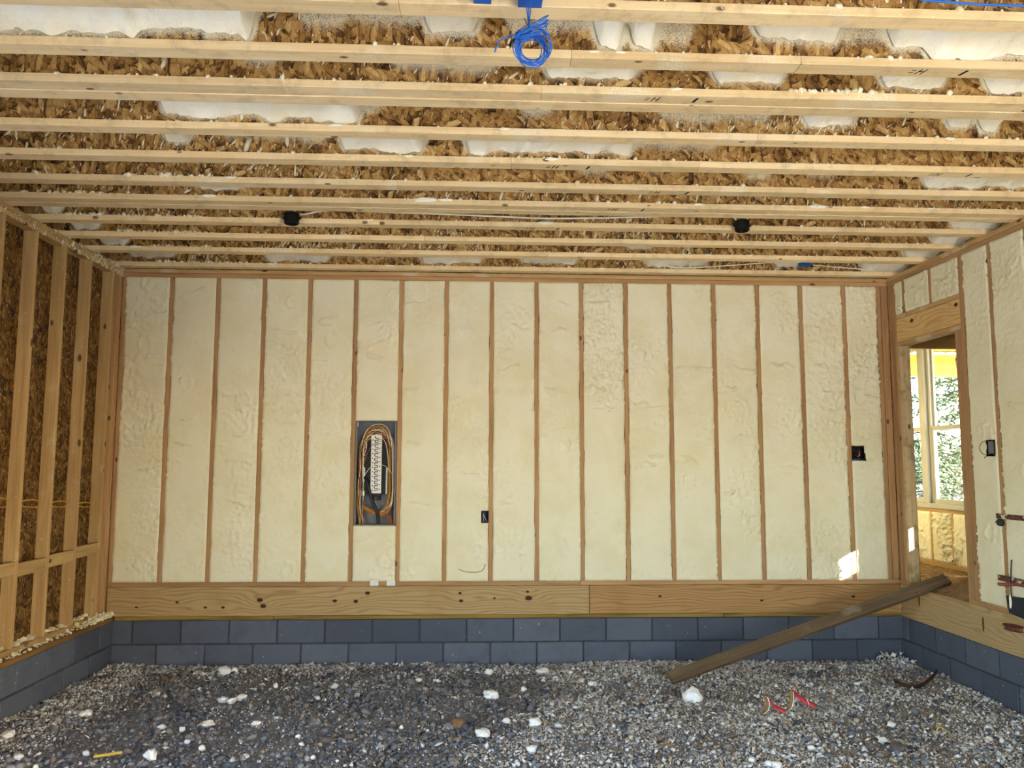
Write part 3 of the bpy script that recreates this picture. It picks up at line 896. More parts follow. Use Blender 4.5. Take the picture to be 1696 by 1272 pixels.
# curly shavings heaped in the far right corner and under the plank
def pile(cx, cy, sx, sy, h, n, lab):
    x = cx+RNG.normal(size=n)*sx; y = np.minimum(cy+RNG.normal(size=n)*sy, -.02); x = np.minimum(x, 6.49)
    z = gz(x, y)+h*np.exp(-(((x-cx)/sx)**2+((y-cy)/sy)**2)/2)*RNG.uniform(0, 1, n)
    s = np.clip(RNG.lognormal(np.log(.011), .4, n), .005, .03)
    o = scatter('foam_shavings', np.stack([x, y, z+.006], -1), s, (1.5, .8, .45), 'crumb', base='octa', jitter=.3, tilt=.9)
    tag(o, lab, 'foam shavings', kind='stuff')
pile(6.36, -.14, .10, .09, .13, 160, 'heap of white foam shavings in the far block corner by the doorway')
pile(4.62, -.52, .16, .10, .05, 150, 'white foam shavings scattered behind the foot of the dark plank')

CH = [(-0.16, -1.89, 0.084, 0.042), (0.09, -1.41, 0.079, 0.044), (0.68, -1.63, 0.055, 0.032), (0.95, -1.58, 0.092, 0.037), (1.28, -1.62, 0.067, 0.036), (0.83, -1.69, 0.041, 0.036), (0.66, -0.27, 0.1, 0.072), (0.74, -0.25, 0.055, 0.05), (0.89, -1.04, 0.079, 0.04), (0.96, -1.08, 0.069, 0.044), (1.01, -1.01, 0.089, 0.045), (1.19, -0.73, 0.041, 0.041), (1.64, -0.73, 0.061, 0.04), (2.41, -0.61, 0.056, 0.025), (2.27, -0.61, 0.051, 0.025), (2.83, -0.36, 0.074, 0.053), (2.83, -1.08, 0.104, 0.066), (0.42, -2.11, 0.044, 0.035), (0.24, -2.32, 0.038, 0.034), (0.06, -2.17, 0.062, 0.035), (0.83, -2.21, 0.075, 0.067), (1.07, -2.04, 0.042, 0.042), (0.94, -1.92, 0.043, 0.022), (2.24, -1.76, 0.026, 0.026), (1.61, -1.89, 0.034, 0.025), (1.77, -2.23, 0.032, 0.024), (2.76, -1.9, 0.104, 0.05), (2.92, -1.67, 0.052, 0.035), (4.3, -1.18, 0.135, 0.106), (3.62, -0.77, 0.07, 0.04), (3.08, -0.9, 0.044, 0.039), (3.27, -0.34, 0.117, 0.048), (3.1, -1.77, 0.085, 0.06), (3.05, -2.18, 0.063, 0.048), (5.46, -1.78, 0.066, 0.042), (5.24, -2.1, 0.058, 0.044), (4.32, -2.37, 0.052, 0.04), (4.4, -2.43, 0.056, 0.036), (4.43, -2.46, 0.064, 0.04), (4.75, -2.18, 0.051, 0.025), (5.72, -2.59, 0.06, 0.039), (5.92, -2.09, 0.056, 0.023)]
CL = {28: 'biggest white foam lump lying just in front of the plank foot', 16: 'knobbly white foam lump in mid floor below the outlet box', 6: 'white foam chunk against the far blocks below the third stud bay', 7: 'smaller white foam chunk touching the bigger one against the far blocks', 1: 'white foam chunk near the foot of the near block wall at far side', 3: 'flat white foam scrap lengthwise on the bare dark gravel', 4: 'rounded white foam scrap alone on the dark gravel', 20: 'broken white foam chunk beside the yellow stick', 26: 'wide flat foam scrap beside the brown stone', 0: 'white foam chunk at the foot of the nearest blocks, edge of view', 31: 'long white foam scrap against the far blocks in mid wall', 32: 'white foam chunk at the edge of the crumb field', 8: 'white foam scrap, first of the three in a cluster', 9: 'pinkish white foam block in the middle of a cluster of three', 10: 'crumbly white foam scrap, last of the three in a cluster', 15: 'small white foam chunk by the far blocks under the outlet box', 34: 'white foam scrap on the gravel below the curled brown strap', 35: 'white foam chunk lying next to the big grey stone',
      2: 'small foam scrap before the flat lengthwise scrap, toward the open studs', 5: 'small round foam scrap just nearer than the flat lengthwise scrap', 11: 'small foam scrap past the cluster of three, toward the far blocks', 12: 'small foam scrap alone below the panel near the far blocks', 13: 'thin white foam sliver, nearer the outlet box of a pair by the far blocks', 14: 'thin white foam sliver, nearer the panel of a pair by the far blocks',
      17: 'small foam scrap just past the end of the yellow stick toward the open studs', 18: 'tiny foam scrap at the bottom edge of the view by the block wall', 19: 'foam scrap by the nearest blocks in the bottom corner', 21: 'small square foam scrap above the broken chunk by the yellow stick', 22: 'thin foam scrap between the yellow stick and the flat lengthwise scrap', 23: 'tiny foam dot near the brown stone on bare gravel', 24: 'tiny foam scrap beside the long dark grey stone', 25: 'tiny foam scrap at the bottom edge below the dark grey stone',
      27: 'small foam scrap behind the wide flat scrap at the crumb edge', 29: 'flat foam scrap on brown dirt between the mid wall and the plank foot', 30: 'small foam scrap just beyond the knobbly lump in mid floor', 33: 'foam scrap low in view where the crumb field begins', 36: 'foam scrap, first of three in a row at the bottom edge', 37: 'foam scrap, middle one of three in a row at the bottom edge', 38: 'foam scrap, largest and last of three in a row at the bottom edge', 39: 'thin foam sliver below the striped red tape', 40: 'foam scrap in the bottom corner under the right block wall', 41: 'thin foam sliver beside the foot of the right block wall'}
for i, (x, y, w_, h_) in enumerate(CH):
    z = float(gz(x, y)); h2 = max(h_, .03)
    o = lump('foam_chunk', w_/2, (1, .75, min(1.0, h2/w_)*1.0), i+1, 'chunk', loc=(x, y, z+h2*.42), amp=.45, sub=2 if w_ > .07 else 1)
    o.rotation_euler = (0, 0, random.uniform(-.5, .5))
    tag(o, CL.get(i, 'small white foam scrap lying loose on the gravel floor'), 'foam chunk', 'loose foam scraps on the gravel')
ST = [(2.6, -1.73, 0.086, 0.073), (2.78, -1.71, 0.06, 0.043), (1.94, -1.93, 0.067, 0.046), (1.8, -1.98, 0.091, 0.05), (5.25, -2.25, 0.104, 0.07), (0.36, -0.33, 0.084, 0.056), (0.25, -0.45, 0.044, 0.055), (3.65, -1.7, 0.052, 0.035), (2.12, -1.55, 0.044, 0.035)]
SL = ['brown angular stone standing out of the gravel in mid floor', 'pinkish grey stone beside the brown angular stone', 'round grey stone half sunk in the dark gravel', 'long dark grey stone in the bare gravel', 'big flat grey stone lying below the striped red tape', 'dark stone near the far blocks by the near corner', 'small tan stone near the corner of the two block walls', 'small dark stone at the edge of the crumb field', 'small grey stone alone on the bare dirt']
for i, (x, y, w_, h_) in enumerate(ST):
    z = float(gz(x, y))
    o = lump('stone', w_/2, (1, .8, min(1, h_/w_)), i+60, 'stone_brown' if i in (0, 6) else 'stone', loc=(x, y, z+h_*.36), amp=.3, sub=1)
    o.data.polygons.foreach_set('use_smooth', [False]*len(o.data.polygons))
    tag(o, SL[i], 'stone', 'larger stones in the gravel')

# ------------------------------------------------------------------ plank leaning on the threshold
pl0, pl1 = Vector((4.225, -.79, .012)), Vector((6.70, -.405, .702))
d = (pl1-pl0).normalized(); side = Vector((0, 0, 1)).cross(d).normalized(); upv = d.cross(side)
th = math.radians(40)
N = (upv*math.cos(th) - side*math.sin(th)).normalized()     # wide face looks up and toward the doorway side
Wd = N.cross(d)
me = cbox((pl1-pl0).length, .100, .040, .002, 'plank')
plank = link('plank', me, 'plank')
plank.matrix_world = Matrix.Translation((pl0+pl1)/2+Vector((0, 0, .020))) @ Matrix((d, Wd, N)).transposed().to_4x4()
tag(plank, 'dark weathered wooden plank leaning from the gravel up onto the door threshold', 'plank')

# ------------------------------------------------------------------ small litter on the ground
def ribbon(pts, wvec, th=.0015, k=8):
    p = smooth_path(pts, k); V = []; F = []
    for i, q in enumerate(p):
        t = (p[min(i+1, len(p)-1)]-p[max(i-1, 0)]).normalized()
        wv = Vector(wvec(i/(len(p)-1))); nn = t.cross(wv).normalized()*th
        V += [q-wv-nn, q+wv-nn, q+wv+nn, q-wv+nn]
    for i in range(len(p)-1):
        for a in range(4):
            b = (a+1) % 4; F.append((i*4+a, i*4+b, i*4+4+b, i*4+4+a))
    F += [(3, 2, 1, 0), tuple(len(V)-4+a for a in range(4))]
    return V, F
V, F = ribbon([(5.985, -.83, .012), (6.0, -.93, .006), (6.06, -.985, .004), (6.16, -.94, .012), (6.30, -.82, .035), (6.385, -.74, .06)], lambda t: (0, .004, .013), .002)
tag(link('strap', mesh('strap', V, F, True), 'strap'), 'curled dark brown strap lying on the gravel near the far block corner', 'strap')
tp = empty('striped_tape', (4.70, -1.45, 0), label='curled red and white striped tape with tan back on the crumbs', cat='tape')
base = Vector((4.70, -1.45, 0))
def rib(name, pts, wv, mat, th=.0015):
    V, F = ribbon([Vector(p)-base for p in pts], wv, th); link(name, mesh(name, V, F, True), mat, tp)
rib('tan_loop', [(4.665, -1.585, .0), (4.70, -1.57, .02), (4.715, -1.56, .06), (4.708, -1.55, .10)], lambda t: (.013, -.006, .0), 'tape_tan')
rib('white_edge', [(4.672, -1.597, .0), (4.706, -1.582, .02), (4.721, -1.572, .06), (4.713, -1.562, .10)], lambda t: (.003, -.001, 0), 'white')
rib('red_band', [(4.712, -1.552, .10), (4.735, -1.555, .065), (4.775, -1.56, .03), (4.83, -1.575, .01)], lambda t: (.004, .012, .009), 'tape_red')
rib('tan_loop', [(4.845, -1.56, .01), (4.875, -1.55, .03), (4.892, -1.54, .08), (4.895, -1.53, .13)], lambda t: (.013, -.006, .0), 'tape_tan')
rib('white_edge', [(4.85, -1.572, .01), (4.88, -1.562, .03), (4.897, -1.552, .08), (4.90, -1.542, .13)], lambda t: (.003, -.001, 0), 'white')
rib('red_band', [(4.897, -1.53, .13), (4.93, -1.53, .10), (4.985, -1.535, .066), (5.05, -1.545, .035)], lambda t: (.002, .014, .014), 'tape_red')
rib('white_edge', [(4.99, -1.55, .085), (5.0, -1.55, .062), (5.005, -1.553, .045)], lambda t: (.003, .002, 0), 'white')
rib('grey_end', [(5.05, -1.545, .035), (5.09, -1.55, .02), (5.12, -1.555, .008)], lambda t: (.002, .016, .01), 'steel')
st_ = tube('stick', [(.535, -2.27, .012), (.60, -2.245, .014), (.672, -2.215, .016)], .009, 'stick_yellow', sides=6)
tag(st_, 'short yellow stick lying on the dark gravel', 'stick')
tw = tube('twig', [(3.83, -2.17, .008), (3.86, -2.19, .012), (3.90, -2.23, .008)], .007, 'cable_brown', sides=5)
tag(tw, 'short brown wood splinter on the white crumbs', 'splinter')
tw = tube('straw', [(5.62, -2.02, .0), (5.66, -2.0, .03), (5.70, -2.04, .005)], .004, 'stick_yellow', sides=5)
tag(tw, 'bent yellow straw on the crumbs beside the right block wall', 'straw')

# ------------------------------------------------------------------ foam spatter: ceiling and left wall
P = []; Sz = []
for n, y in enumerate(JY):
    for _ in range(120 if n not in (1, 3) else 80):
        xx = random.uniform(XL, XR)
        if random.random() < .35: xx = random.gauss(xx, .0)
        P.append((xx, y+random.uniform(-.002, .012), ZJ+FH+random.uniform(-.002, .004))); Sz.append(min(.016, random.lognormvariate(math.log(.005), .5)))
for (n, a, b, k) in [(6, 0, 205, 30), (5, 180, 330, 40), (7, 110, 320, 90), (8, 180, 330, 70), (9, 240, 340, 60), (2, 1328, 1490, 70), (10, 250, 400, 70), (7, 75, 150, 60)]:
    for _ in range(k):
        P.append((random.uniform(pxx(a, JY[n]), pxx(b, JY[n])), JY[n]+random.uniform(-.003, .008), ZJ+FH+random.uniform(-.002, .008))); Sz.append(min(.018, random.lognormvariate(math.log(.007), .5)))
o = scatter('foam_beads', np.array(P), np.array(Sz), (1.2, 1, .9), 'speck', ce, jitter=.1); tag(o, kind='stuff')
P = []; Sz = []; ax = []
for n, y in enumerate(JY):
    zv = zvis(n); zb = ZJ+FH
    cl = [(random.uniform(XL, XR), random.uniform(.08, .5)) for _ in range(5)]
    for _ in range(230):
        c = random.choice(cl); xx = random.gauss(c[0], c[1])
        if not XL < xx < XR: continue
        P.append((xx, y+.036, random.uniform(zb, zv+.02))); Sz.append(random.lognormvariate(math.log(.0115), .45))
P = np.array(P); n_ = len(P)
o = scatter('foam_streaks', P, np.array(Sz), (.27, .2, 1.1), 'speck', ce, jitter=.1, axes=(RNG.normal(size=n_)*.1, RNG.normal(size=n_)*.1, RNG.normal(size=n_)*.25-.35)); tag(o, kind='stuff')
# loose blobs stuck to flange faces
for i, (px, n, w_) in enumerate([(700, 6, .16), (735, 6, .09), (905, 7, .11), (1370, 6, .12), (1310, 6, .05), (605, 7, .05), (1165, 6, .07), (210, 9, .10), (365, 5, .06), (330, 6, .09), (835, 3, .06), (670, 4, .06), (990, 1, .05), (1035, 1, .05), (1130, 2, .06), (545, 3, .07), (1600, 3, .06), (915, 4, .08), (1180, 9, .07), (1250, 9, .06), (640, 10, .08), (1000, 10, .07), (440, 10, .06), (1450, 6, .07), (1560, 6, .05)]):
    xx = pxx(px, JY[n])
    o = lump('foam_blob', w_/2, (1, .12, .22), i+90, 'foam_ceiling', ce, (xx, JY[n]-.001, ZJ+FH-.006), .4, 2)
# left wall: spatter on plates, crumbs on the ledge
P = []; Sz = []
for _ in range(520):
    yy = -abs(random.gauss(0, .9)); P.append((XL+random.uniform(.002, .012), yy, ZTP+random.uniform(-.005, .085))); Sz.append(random.lognormvariate(math.log(.006), .45))
n_ = len(P)
o = scatter('foam_streaks', np.array(P), np.array(Sz), (.35, .4, 1.1), 'speck', wl, jitter=.15, tilt=.25); tag(o, kind='stuff')
P = []; Sz = []
for _ in range(900):
    yy = -random.uniform(.0, 2.1); r_ = random.random()
    if r_ < .62: xx = XL-.085+abs(random.gauss(0, .03)); z = ZS+.077
    elif r_ < .8: xx = random.uniform(XL, -.37); z = ZS+.038
    else: xx = random.uniform(XL-.02, -.37); yy = -abs(random.gauss(0, .22)); z = ZS+.042+random.uniform(0, .03)
    s = min(.02, random.lognormvariate(math.log(.0075), .45)); xx = min(xx, XL-.004) if r_ < .62 else xx
    P.append((xx, yy-.004, z+s*.5)); Sz.append(s)
for _ in range(160):
    yy = -abs(random.gauss(.0, .16)); s = random.lognormvariate(math.log(.011), .3)
    P.append((-.395+random.gauss(0, .014), yy-.01, ZS+.042+random.uniform(0, .028)*math.exp(yy*4))); Sz.append(s)
o = scatter('foam_crumbs', np.array(P), np.array(Sz), (1.1, 1, .8), 'speck', wl, jitter=.18); tag(o, kind='stuff')

# ------------------------------------------------------------------ stamps on the joists
joists = [o for o in ce.children if o.name.split('.')[0] == 'joist']
def stamp(xx, y, parent):
    parts = []
    def bar(cx, cy, L, W_, sh):
        z = ZJ-.0006; h = L/2; q = W_/2
        V = [(cx-q-sh*h, cy-h, z), (cx+q-sh*h, cy-h, z), (cx+q+sh*h, cy+h, z), (cx-q+sh*h, cy+h, z)]
        V += [(a, b, z+.0008) for a, b, c in V]
        parts.append((V, [(3, 2, 1, 0), (4, 5, 6, 7), (0, 1, 5, 4), (1, 2, 6, 5), (2, 3, 7, 6), (3, 0, 4, 7)]))
    bar(xx-.030, y+.030, .005, .020, 0); bar(xx-.034, y+.052, .005, .022, 0)
    bar(xx-.004, y+.043, .044, .006, -.3); bar(xx+.020, y+.043, .046, .006, -.3); bar(xx+.008, y+.040, .005, .018, 0)
    bar(xx+.20, y+.043, .046, .014, -.3)
    V, F = join(parts); o = link('stamp', mesh('stamp', V, F), 'ink', parent)
for px, n in [(1095, 2), (1562, 1), (920, 4), (1095, 5), (1022, 6), (880, 7), (1580, 4)]:
    jn = min(joists, key=lambda o: abs((o.data.vertices[0].co.y+o.location.y)-(JY[n]+.0395)))
    stamp(pxx(px, JY[n]), JY[n], jn)

# ------------------------------------------------------------------ ceiling electrics
def ceiling_box(x, lab):
    t = empty('ceiling_box', (x, -1.50, 3.384), label=lab, cat='junction box', group='round ceiling boxes on the joist')
    V = []; F = []
    prof = [(.046, 0), (.053, .006), (.054, .05), (.054, .075), (.040, .084), (.0, .086)]
    k = 16
    for r, z in prof[:-1]: V += [(r*math.cos(2*math.pi*a/k), r*.98*math.sin(2*math.pi*a/k), z) for a in range(k)]
    V.append((0, 0, .086))
    for i in range(len(prof)-2):
        for a in range(k): F.append((i*k+a, i*k+(a+1) % k, (i+1)*k+(a+1) % k, (i+1)*k+a))
    for a in range(k): F.append((4*k+a, 4*k+(a+1) % k, len(V)-1))
    # hollow underside
    o_ = len(V); V += [(.044*math.cos(2*math.pi*a/k), .044*math.sin(2*math.pi*a/k), .0) for a in range(k)]+[(.042*math.cos(2*math.pi*a/k), .042*math.sin(2*math.pi*a/k), .05) for a in range(k)]+[(0, 0, .05)]
    for a in range(k):
        b = (a+1) % k
        F += [(a, o_+a, o_+b, b), (o_+a, o_+k+a, o_+k+b, o_+b), (o_+k+a, o_+2*k, o_+k+b)]
    link('body', mesh('body', V, F, False), 'black', t)
    for s in (-1, 1): link('ear', mesh('ear', *box_geo(s*.053-.012, s*.053+.012, -.008, .008, .036, .050)), 'black', t)
    link('bracket', mesh('bracket', *box_geo(-.02, .02, .045, .056, .02, .07)), 'black', t)
    return t
ceiling_box(1.381, 'black round ceiling box on the joist, nearer the open stud wall'); 
b2 = ceiling_box(4.645, 'black round ceiling box on the joist, nearer the doorway wall')
yc = -1.452
cb = tube('white_cable', [(1.40, -1.47, 3.462), (1.46, -1.43, 3.482), (1.633, yc+.025, 3.513), (1.959, yc+.02, 3.508), (2.659, yc+.02, 3.493), (3.19, yc+.02, 3.479), (3.635, yc+.02, 3.491), (4.174, yc+.02, 3.514), (4.48, yc+.02, 3.535), (4.57, yc+.0, 3.53), (4.61, -1.49, 3.47)], .007, 'cable_white')
tag(cb, 'white cable strung along the joist between the two black ceiling boxes', 'cable')
tag(tube('cable_tail', [(4.69, -1.49, 3.47), (4.70, -1.47, 3.51), (4.71, -1.44, 3.56)], .0055, 'cable_white'), 'short white cable rising out of the black ceiling box near the doorway wall', 'cable')
yb_ = -.135
tag(tube('white_cable', [(4.30, yb_+.06, 3.53), (4.364, yb_+.03, 3.485), (4.556, yb_, 3.449), (4.943, yb_, 3.474), (5.387, yb_, 3.512), (5.64, yb_, 3.515)], .005, 'cable_white'), 'white cable sagging in the last joist bay above the foam wall', 'cable')
tag(tube('white_cable', [(5.76, yb_, 3.493), (5.95, yb_, 3.478), (6.224, yb_, 3.458), (6.33, yb_, 3.44)], .005, 'cable_white'), 'white cable running from the blue bracket to the foam corner', 'cable')
bb = empty('blue_bracket', (5.69, -.12, 3.50), label='small blue plastic cable bracket in the last joist bay', cat='bracket')
link('body', cbox(.118, .03, .026, .004, 'blue'), 'blue', bb)
link('clip', cbox(.03, .02, .018, .003, 'navyclip'), 'navy', bb, (.065, 0, -.012))

# blue boxes and coil of blue cable on the nearest joist
def blue_box(x0, x1, zb, lab):
    t = empty('blue_outlet_box', ((x0+x1)/2, -4.277, zb), label=lab, cat='electrical box', group='blue boxes on the nearest joist')
    w_ = x1-x0
    parts = [box_geo(-w_/2, w_/2, -.08, -.002, 0, .004), box_geo(-w_/2, w_/2, -.08, -.002, .086, .09), box_geo(-w_/2, -w_/2+.004, -.08, -.002, .004, .086), box_geo(w_/2-.004, w_/2, -.08, -.002, .004, .086), box_geo(-w_/2+.004, w_/2-.004, -.006, -.002, .004, .086)]
    link('body', mesh('body', *join(parts)), 'blue', t)
    for z in (.01, .075): link('screw_lug', mesh('screw_lug', *box_geo(-.006, .006, -.082, -.06, z, z+.008)), 'blue', t)
    return t
blue_box(2.683, 2.749, 3.412, 'blue plastic electrical box on the nearest joist with nothing hanging from it')
blue_box(2.850, 2.940, 3.402, 'blue plastic electrical box on the nearest joist above the cable coil')
coil = empty('cable_coil', (2.886, -4.36, 3.39), label='coil of bright blue cable hanging from the ceiling box', cat='cable coil')
cc = Vector((2.895, -4.36, 3.200))-coil.location
for k in range(11):
    r_ = random.uniform(.044, .069); off = Vector((random.uniform(-.010, .010), random.uniform(-.03, .03), random.uniform(-.008, .004)))
    a0 = random.uniform(0, 6.28)
    pts = [cc+off+Vector((r_*math.cos(a)*.97, .012*math.sin(a+k), r_*math.sin(a)*1.0)) for a in [a0+j*2*math.pi/22 for j in range(23)]]
    V, F = tube_geo(pts, .0021, 6); link('loop', mesh('loop', V, F, True), 'cable_blue', coil)
for k in range(8):      # wraps that bind the coil, rising to one side
    u = random.uniform
    zl, zr = .012+u(-.006, .03), .040+k*.011+u(-.006, .006)
    pts = [cc+Vector((-.066+u(-.006, .006), -.012, zl)), cc+Vector((-.02, -.034+u(-.01, .006), zl*.6+zr*.25+u(-.012, .006))), cc+Vector((.03, -.030, zl*.2+zr*.7)), cc+Vector((.056+u(-.006, .008), -.010, zr)), cc+Vector((.045, .022, zr+.003)), cc+Vector((-.03, .026, (zl+zr)/2+.01)), cc+Vector((-.066+u(-.004, .004), .004, zl+.006))]
    V, F = tube_geo(smooth_path(pts, 6), .0021, 6); link('wrap', mesh('wrap', V, F, True), 'cable_blue', coil)
for k in range(3):
    x_ = -.006+k*.006
    tube('lead', [(x_*1.8, .03, .03), (x_*1.2, .0, -.04), (x_*.4, -.006, -.10), (x_+.004, -.01, -.14)], .0021, 'cable_blue', coil)
tube('loose_end', [tuple(cc+Vector((-.05, -.02, .035))), tuple(cc+Vector((-.085, -.02, .03))), tuple(cc+Vector((-.118, -.02, .008))), tuple(cc+Vector((-.134, -.02, -.032)))], .0028, 'cable_blue', coil)
tube('loose_end', [tuple(cc+Vector((-.045, -.02, .02))), tuple(cc+Vector((-.070, -.02, .012))), tuple(cc+Vector((-.080, -.02, -.008)))], .004, 'cable_black', coil)
tube('tie', [tuple(cc+Vector((-.015, -.02, .075))), tuple(cc+Vector((-.022, -.02, .09))), tuple(cc+Vector((-.028, -.02, .102)))], .0014, 'cable_black', coil)
tag(tube('blue_cable', [(4.40, -4.30, 3.468), (4.70, -4.295, 3.458), (5.2, -4.30, 3.462), (5.8, -4.29, 3.47)], .005, 'cable_blue'), 'straight blue cable running along the nearest joist', 'cable')

# ------------------------------------------------------------------ electrical panel
pn = empty('electrical_panel', ((PAN[0]+PAN[1])/2, 0, PAN[2]), label='open grey electrical panel stuffed with coloured wires between two studs', cat='electrical panel')
W2 = (PAN[1]-PAN[0])/2-.003; H = PAN[3]-PAN[2]; D = .095
def pbox(name, x0, x1, y0, y1, z0, z1, mat, par=None, ch=.0015):
    p = par or pn
    me = cbox(x1-x0, y1-y0, z1-z0, ch, mat)
    o = link(name, me, mat); o.parent = p
    c = Vector(((x0+x1)/2, (y0+y1)/2, (z0+z1)/2)); o.location = c-(p.location if p is not pn else Vector())
    return o
pbox('back', -W2, W2, D-.004, D, 0, H, 'steel_back')
pbox('side', -W2, -W2+.006, -.006, D, 0, H, 'steel'); pbox('side', W2-.006, W2, -.006, D, 0, H, 'steel')
pbox('side', -W2, W2, -.008, D, 0, .008, 'steel'); pbox('side', -W2, W2, -.008, D, H-.008, H, 'steel')
pbox('lip', -W2+.006, -W2+.016, -.004, -.001, .008, H-.008, 'steel'); pbox('lip', W2-.016, W2-.006, -.004, -.001, .008, H-.008, 'steel')
ch_ = pbox('chassis', -.118, .122, .045, .088, .265, .755, 'black')
bc = (0.002, .25, .79)
bus = pbox('bus_cover', -.046, .048, .028, .046, .275, .790, 'bus')
for k in range(12):
    z = .30+k*.040
    for s in (-1, 1):
        o = pbox('bus_slot', .0+s*.030-.005, s*.030+.005, .0265, .029, z+.008*(s > 0), z+.008+.008*(s > 0), 'black', bus)
    pts = []
    for (x_, z_) in [(-.014, 0), (.0, .004), (.014, .0), (.015, .014), (.008, .02), (-.008, .02), (-.013, .03), (-.012, .04)]:
        pts.append((x_, .026, z+z_))
    V, F = tube_geo(pts, .0035, 5); link('bus_clip', mesh('bus_clip', V, F, True), 'black', bus, -bus.location)
for s in (-1, 1):
    for k in range(14):
        pbox('breaker_rib', s*.082-.030, s*.082+.030, .036, .046, .285+k*.033, .309+k*.033, 'cable_black', ch_)
nb = pbox('neutral_bar', -.110, -.096, .022, .036, .375, .500, 'bus'); nb2 = pbox('neutral_bar', .088, .102, .022, .036, .27, .495, 'bus')
for k in range(11): pbox('bar_screw', .091, .099, .019, .023, .28+k*.019, .288+k*.019, 'steel', nb2)
for k in range(6): pbox('bar_screw', -.107, -.099, .019, .023, .385+k*.019, .393+k*.019, 'steel', nb)
lug = pbox('main_lug', -.035, .045, .03, .07, .215, .268, 'black'); pbox('lug_screw', -.004, .010, .024, .032, .225, .239, 'steel', lug)
pbox('ground_bar', -.125, -.095, .02, .06, .255, .295, 'white')
cols = ['cable_yellow', 'cable_yellow', 'cable_white', 'cable_red', 'cable_brown', 'cable_black', 'cable_yellow', 'cable_white']
R2 = random.Random(11)
for k in range(44):     # branch wires: up the near side, over the top, down to the breakers
    mat = R2.choice(cols); r_ = R2.uniform(.0024, .0032)
    xl = -W2+.020+R2.uniform(0, .045); yy = R2.uniform(.012, .06); zt = H-.03-R2.uniform(0, .12)
    zs = .01; xend = R2.uniform(-.06, .16); ze = R2.uniform(.55, .78)
    xr = W2-.022-R2.uniform(0, .05)
    if k % 3 == 0:
        pts = [(xl+.02, yy, zs), (xl, yy, .20), (xl+.004, yy, .5), (xl+.012, yy, zt-.12), (-.05, yy, zt), (.05, yy, zt+.005), (xr-.01, yy, zt-.09), (xr, yy, .45), (xr-.01, yy, .2), (.03+R2.uniform(0, .06), yy, .10)]
    elif k % 3 == 1:
        pts = [(xl+.06*R2.random(), yy, zs), (xl+.01, yy, .15), (xl, yy, .42), (xl+.006, yy, .62), (xl+.05, yy, zt-.06), (-.02, yy-.004, zt-.02), (.07, yy, zt-.03), (.12+R2.uniform(-.01, .02), yy, .68)]
    else:
        pts = [(xl+R2.uniform(0, .05), yy, zs), (xl+.008, yy, .12), (xl+R2.uniform(0, .012), yy, .36), (xl+.004, yy, .55+R2.uniform(-.1, .1)), (xl+.03, yy, .68), (-.075, yy-.006, .76), (-.04, .02, .80)]
    pts = [(a+R2.gauss(0, .007) if 0 < i_ < len(pts)-1 else a, b, c+R2.gauss(0, .006)*(0 < i_ < len(pts)-1)) for i_, (a, b, c) in enumerate(pts)]
    tube('wire', pts, r_, mat, pn, sides=5, sm=6)
for k in range(8):      # wires sweeping across the bottom
    mat = ['cable_yellow', 'cable_brown', 'cable_red', 'cable_yellow'][k % 4]; zz = .085+k*.004
    tube('wire', [(-W2+.03+k*.003, .03, .34), (-W2+.045, .025, .20), (-.07+k*.004, .02, zz+.03), (.03, .018, zz), (.10, .02, zz+.012), (W2-.03-k*.003, .028, .20), (W2-.024, .03, .40)], .0026, mat, pn, sides=5, sm=6)
for k in range(6): tube('wire', [(W2-.03-k*.008, .03, .012), (W2-.035-k*.006, .02, .06), (W2-.05-k*.014, .018, .10)], .0028, ['cable_red', 'cable_brown'][k % 2], pn, sides=5, sm=6)
tube('wire', [(-.118, .02, .40), (-.05, .012, .50), (.01, .008, .53), (.09, .012, .51), (.14, .02, .45)], .0022, 'cable_white', pn, sides=5)
tube('wire', [(-.11, .02, .52), (-.06, .012, .66), (.02, .008, .73), (.09, .012, .72), (.14, .02, .62)], .0022, 'cable_brown', pn, sides=5)
for k in range(2): tube('service_cable', [(.03+k*.012, .016, .01), (.012+k*.012, .010, .12), (-.03+k*.006, .006, .22), (-.075+k*.006, .012, .37), (-.10, .03, .42)], .0105, 'cable_black', pn, sides=8)
tube('wire', [(-W2+.02, .0, .86), (-W2+.024, -.002, .95), (-W2+.022, .0, 1.0)], .003, 'cable_white', pn, sides=5)

# ------------------------------------------------------------------ wall boxes
def wall_box(name, x0, x1, z0, z1, y0, depth, lab, wires, mat='navy', cat='outlet box'):
    t = empty(name, ((x0+x1)/2, y0, z0), label=lab, cat=cat, group='outlet boxes in the foam walls')
    w_ = (x1-x0)/2; h = z1-z0; q = .004
    parts = [box_geo(-w_, -w_+q, 0, depth, 0, h), box_geo(w_-q, w_, 0, depth, 0, h), box_geo(-w_+q, w_-q, 0, depth, 0, q), box_geo(-w_+q, w_-q, 0, depth, h-q, h), box_geo(-w_+q, w_-q, depth-q, depth, q, h-q)]
    link('body', mesh('body', *join(parts)), mat, t)
    for z in (.012, h-.018): link('screw_lug', mesh('screw_lug', *box_geo(-.006, .006, .002, .02, z, z+.007)), mat, t)
    for pts, m_ in wires: tube('wire', pts, .0022, m_, t, sides=5)
    return t
wall_box('outlet_box', 2.770, 2.826, 1.172, 1.276, -.010, .07, 'dark blue outlet box with loose wires low on the foam wall', [([(-.02, .05, .09), (-.012, .004, .06), (.002, .0, .03), (.016, .006, .012)], 'cable_white'), ([(-.018, .05, .08), (-.018, .006, .03), (-.016, .0, .012)], 'cable_white'), ([(.02, .05, .09), (.018, .01, .05), (.01, .002, .02)], 'cable_black')])
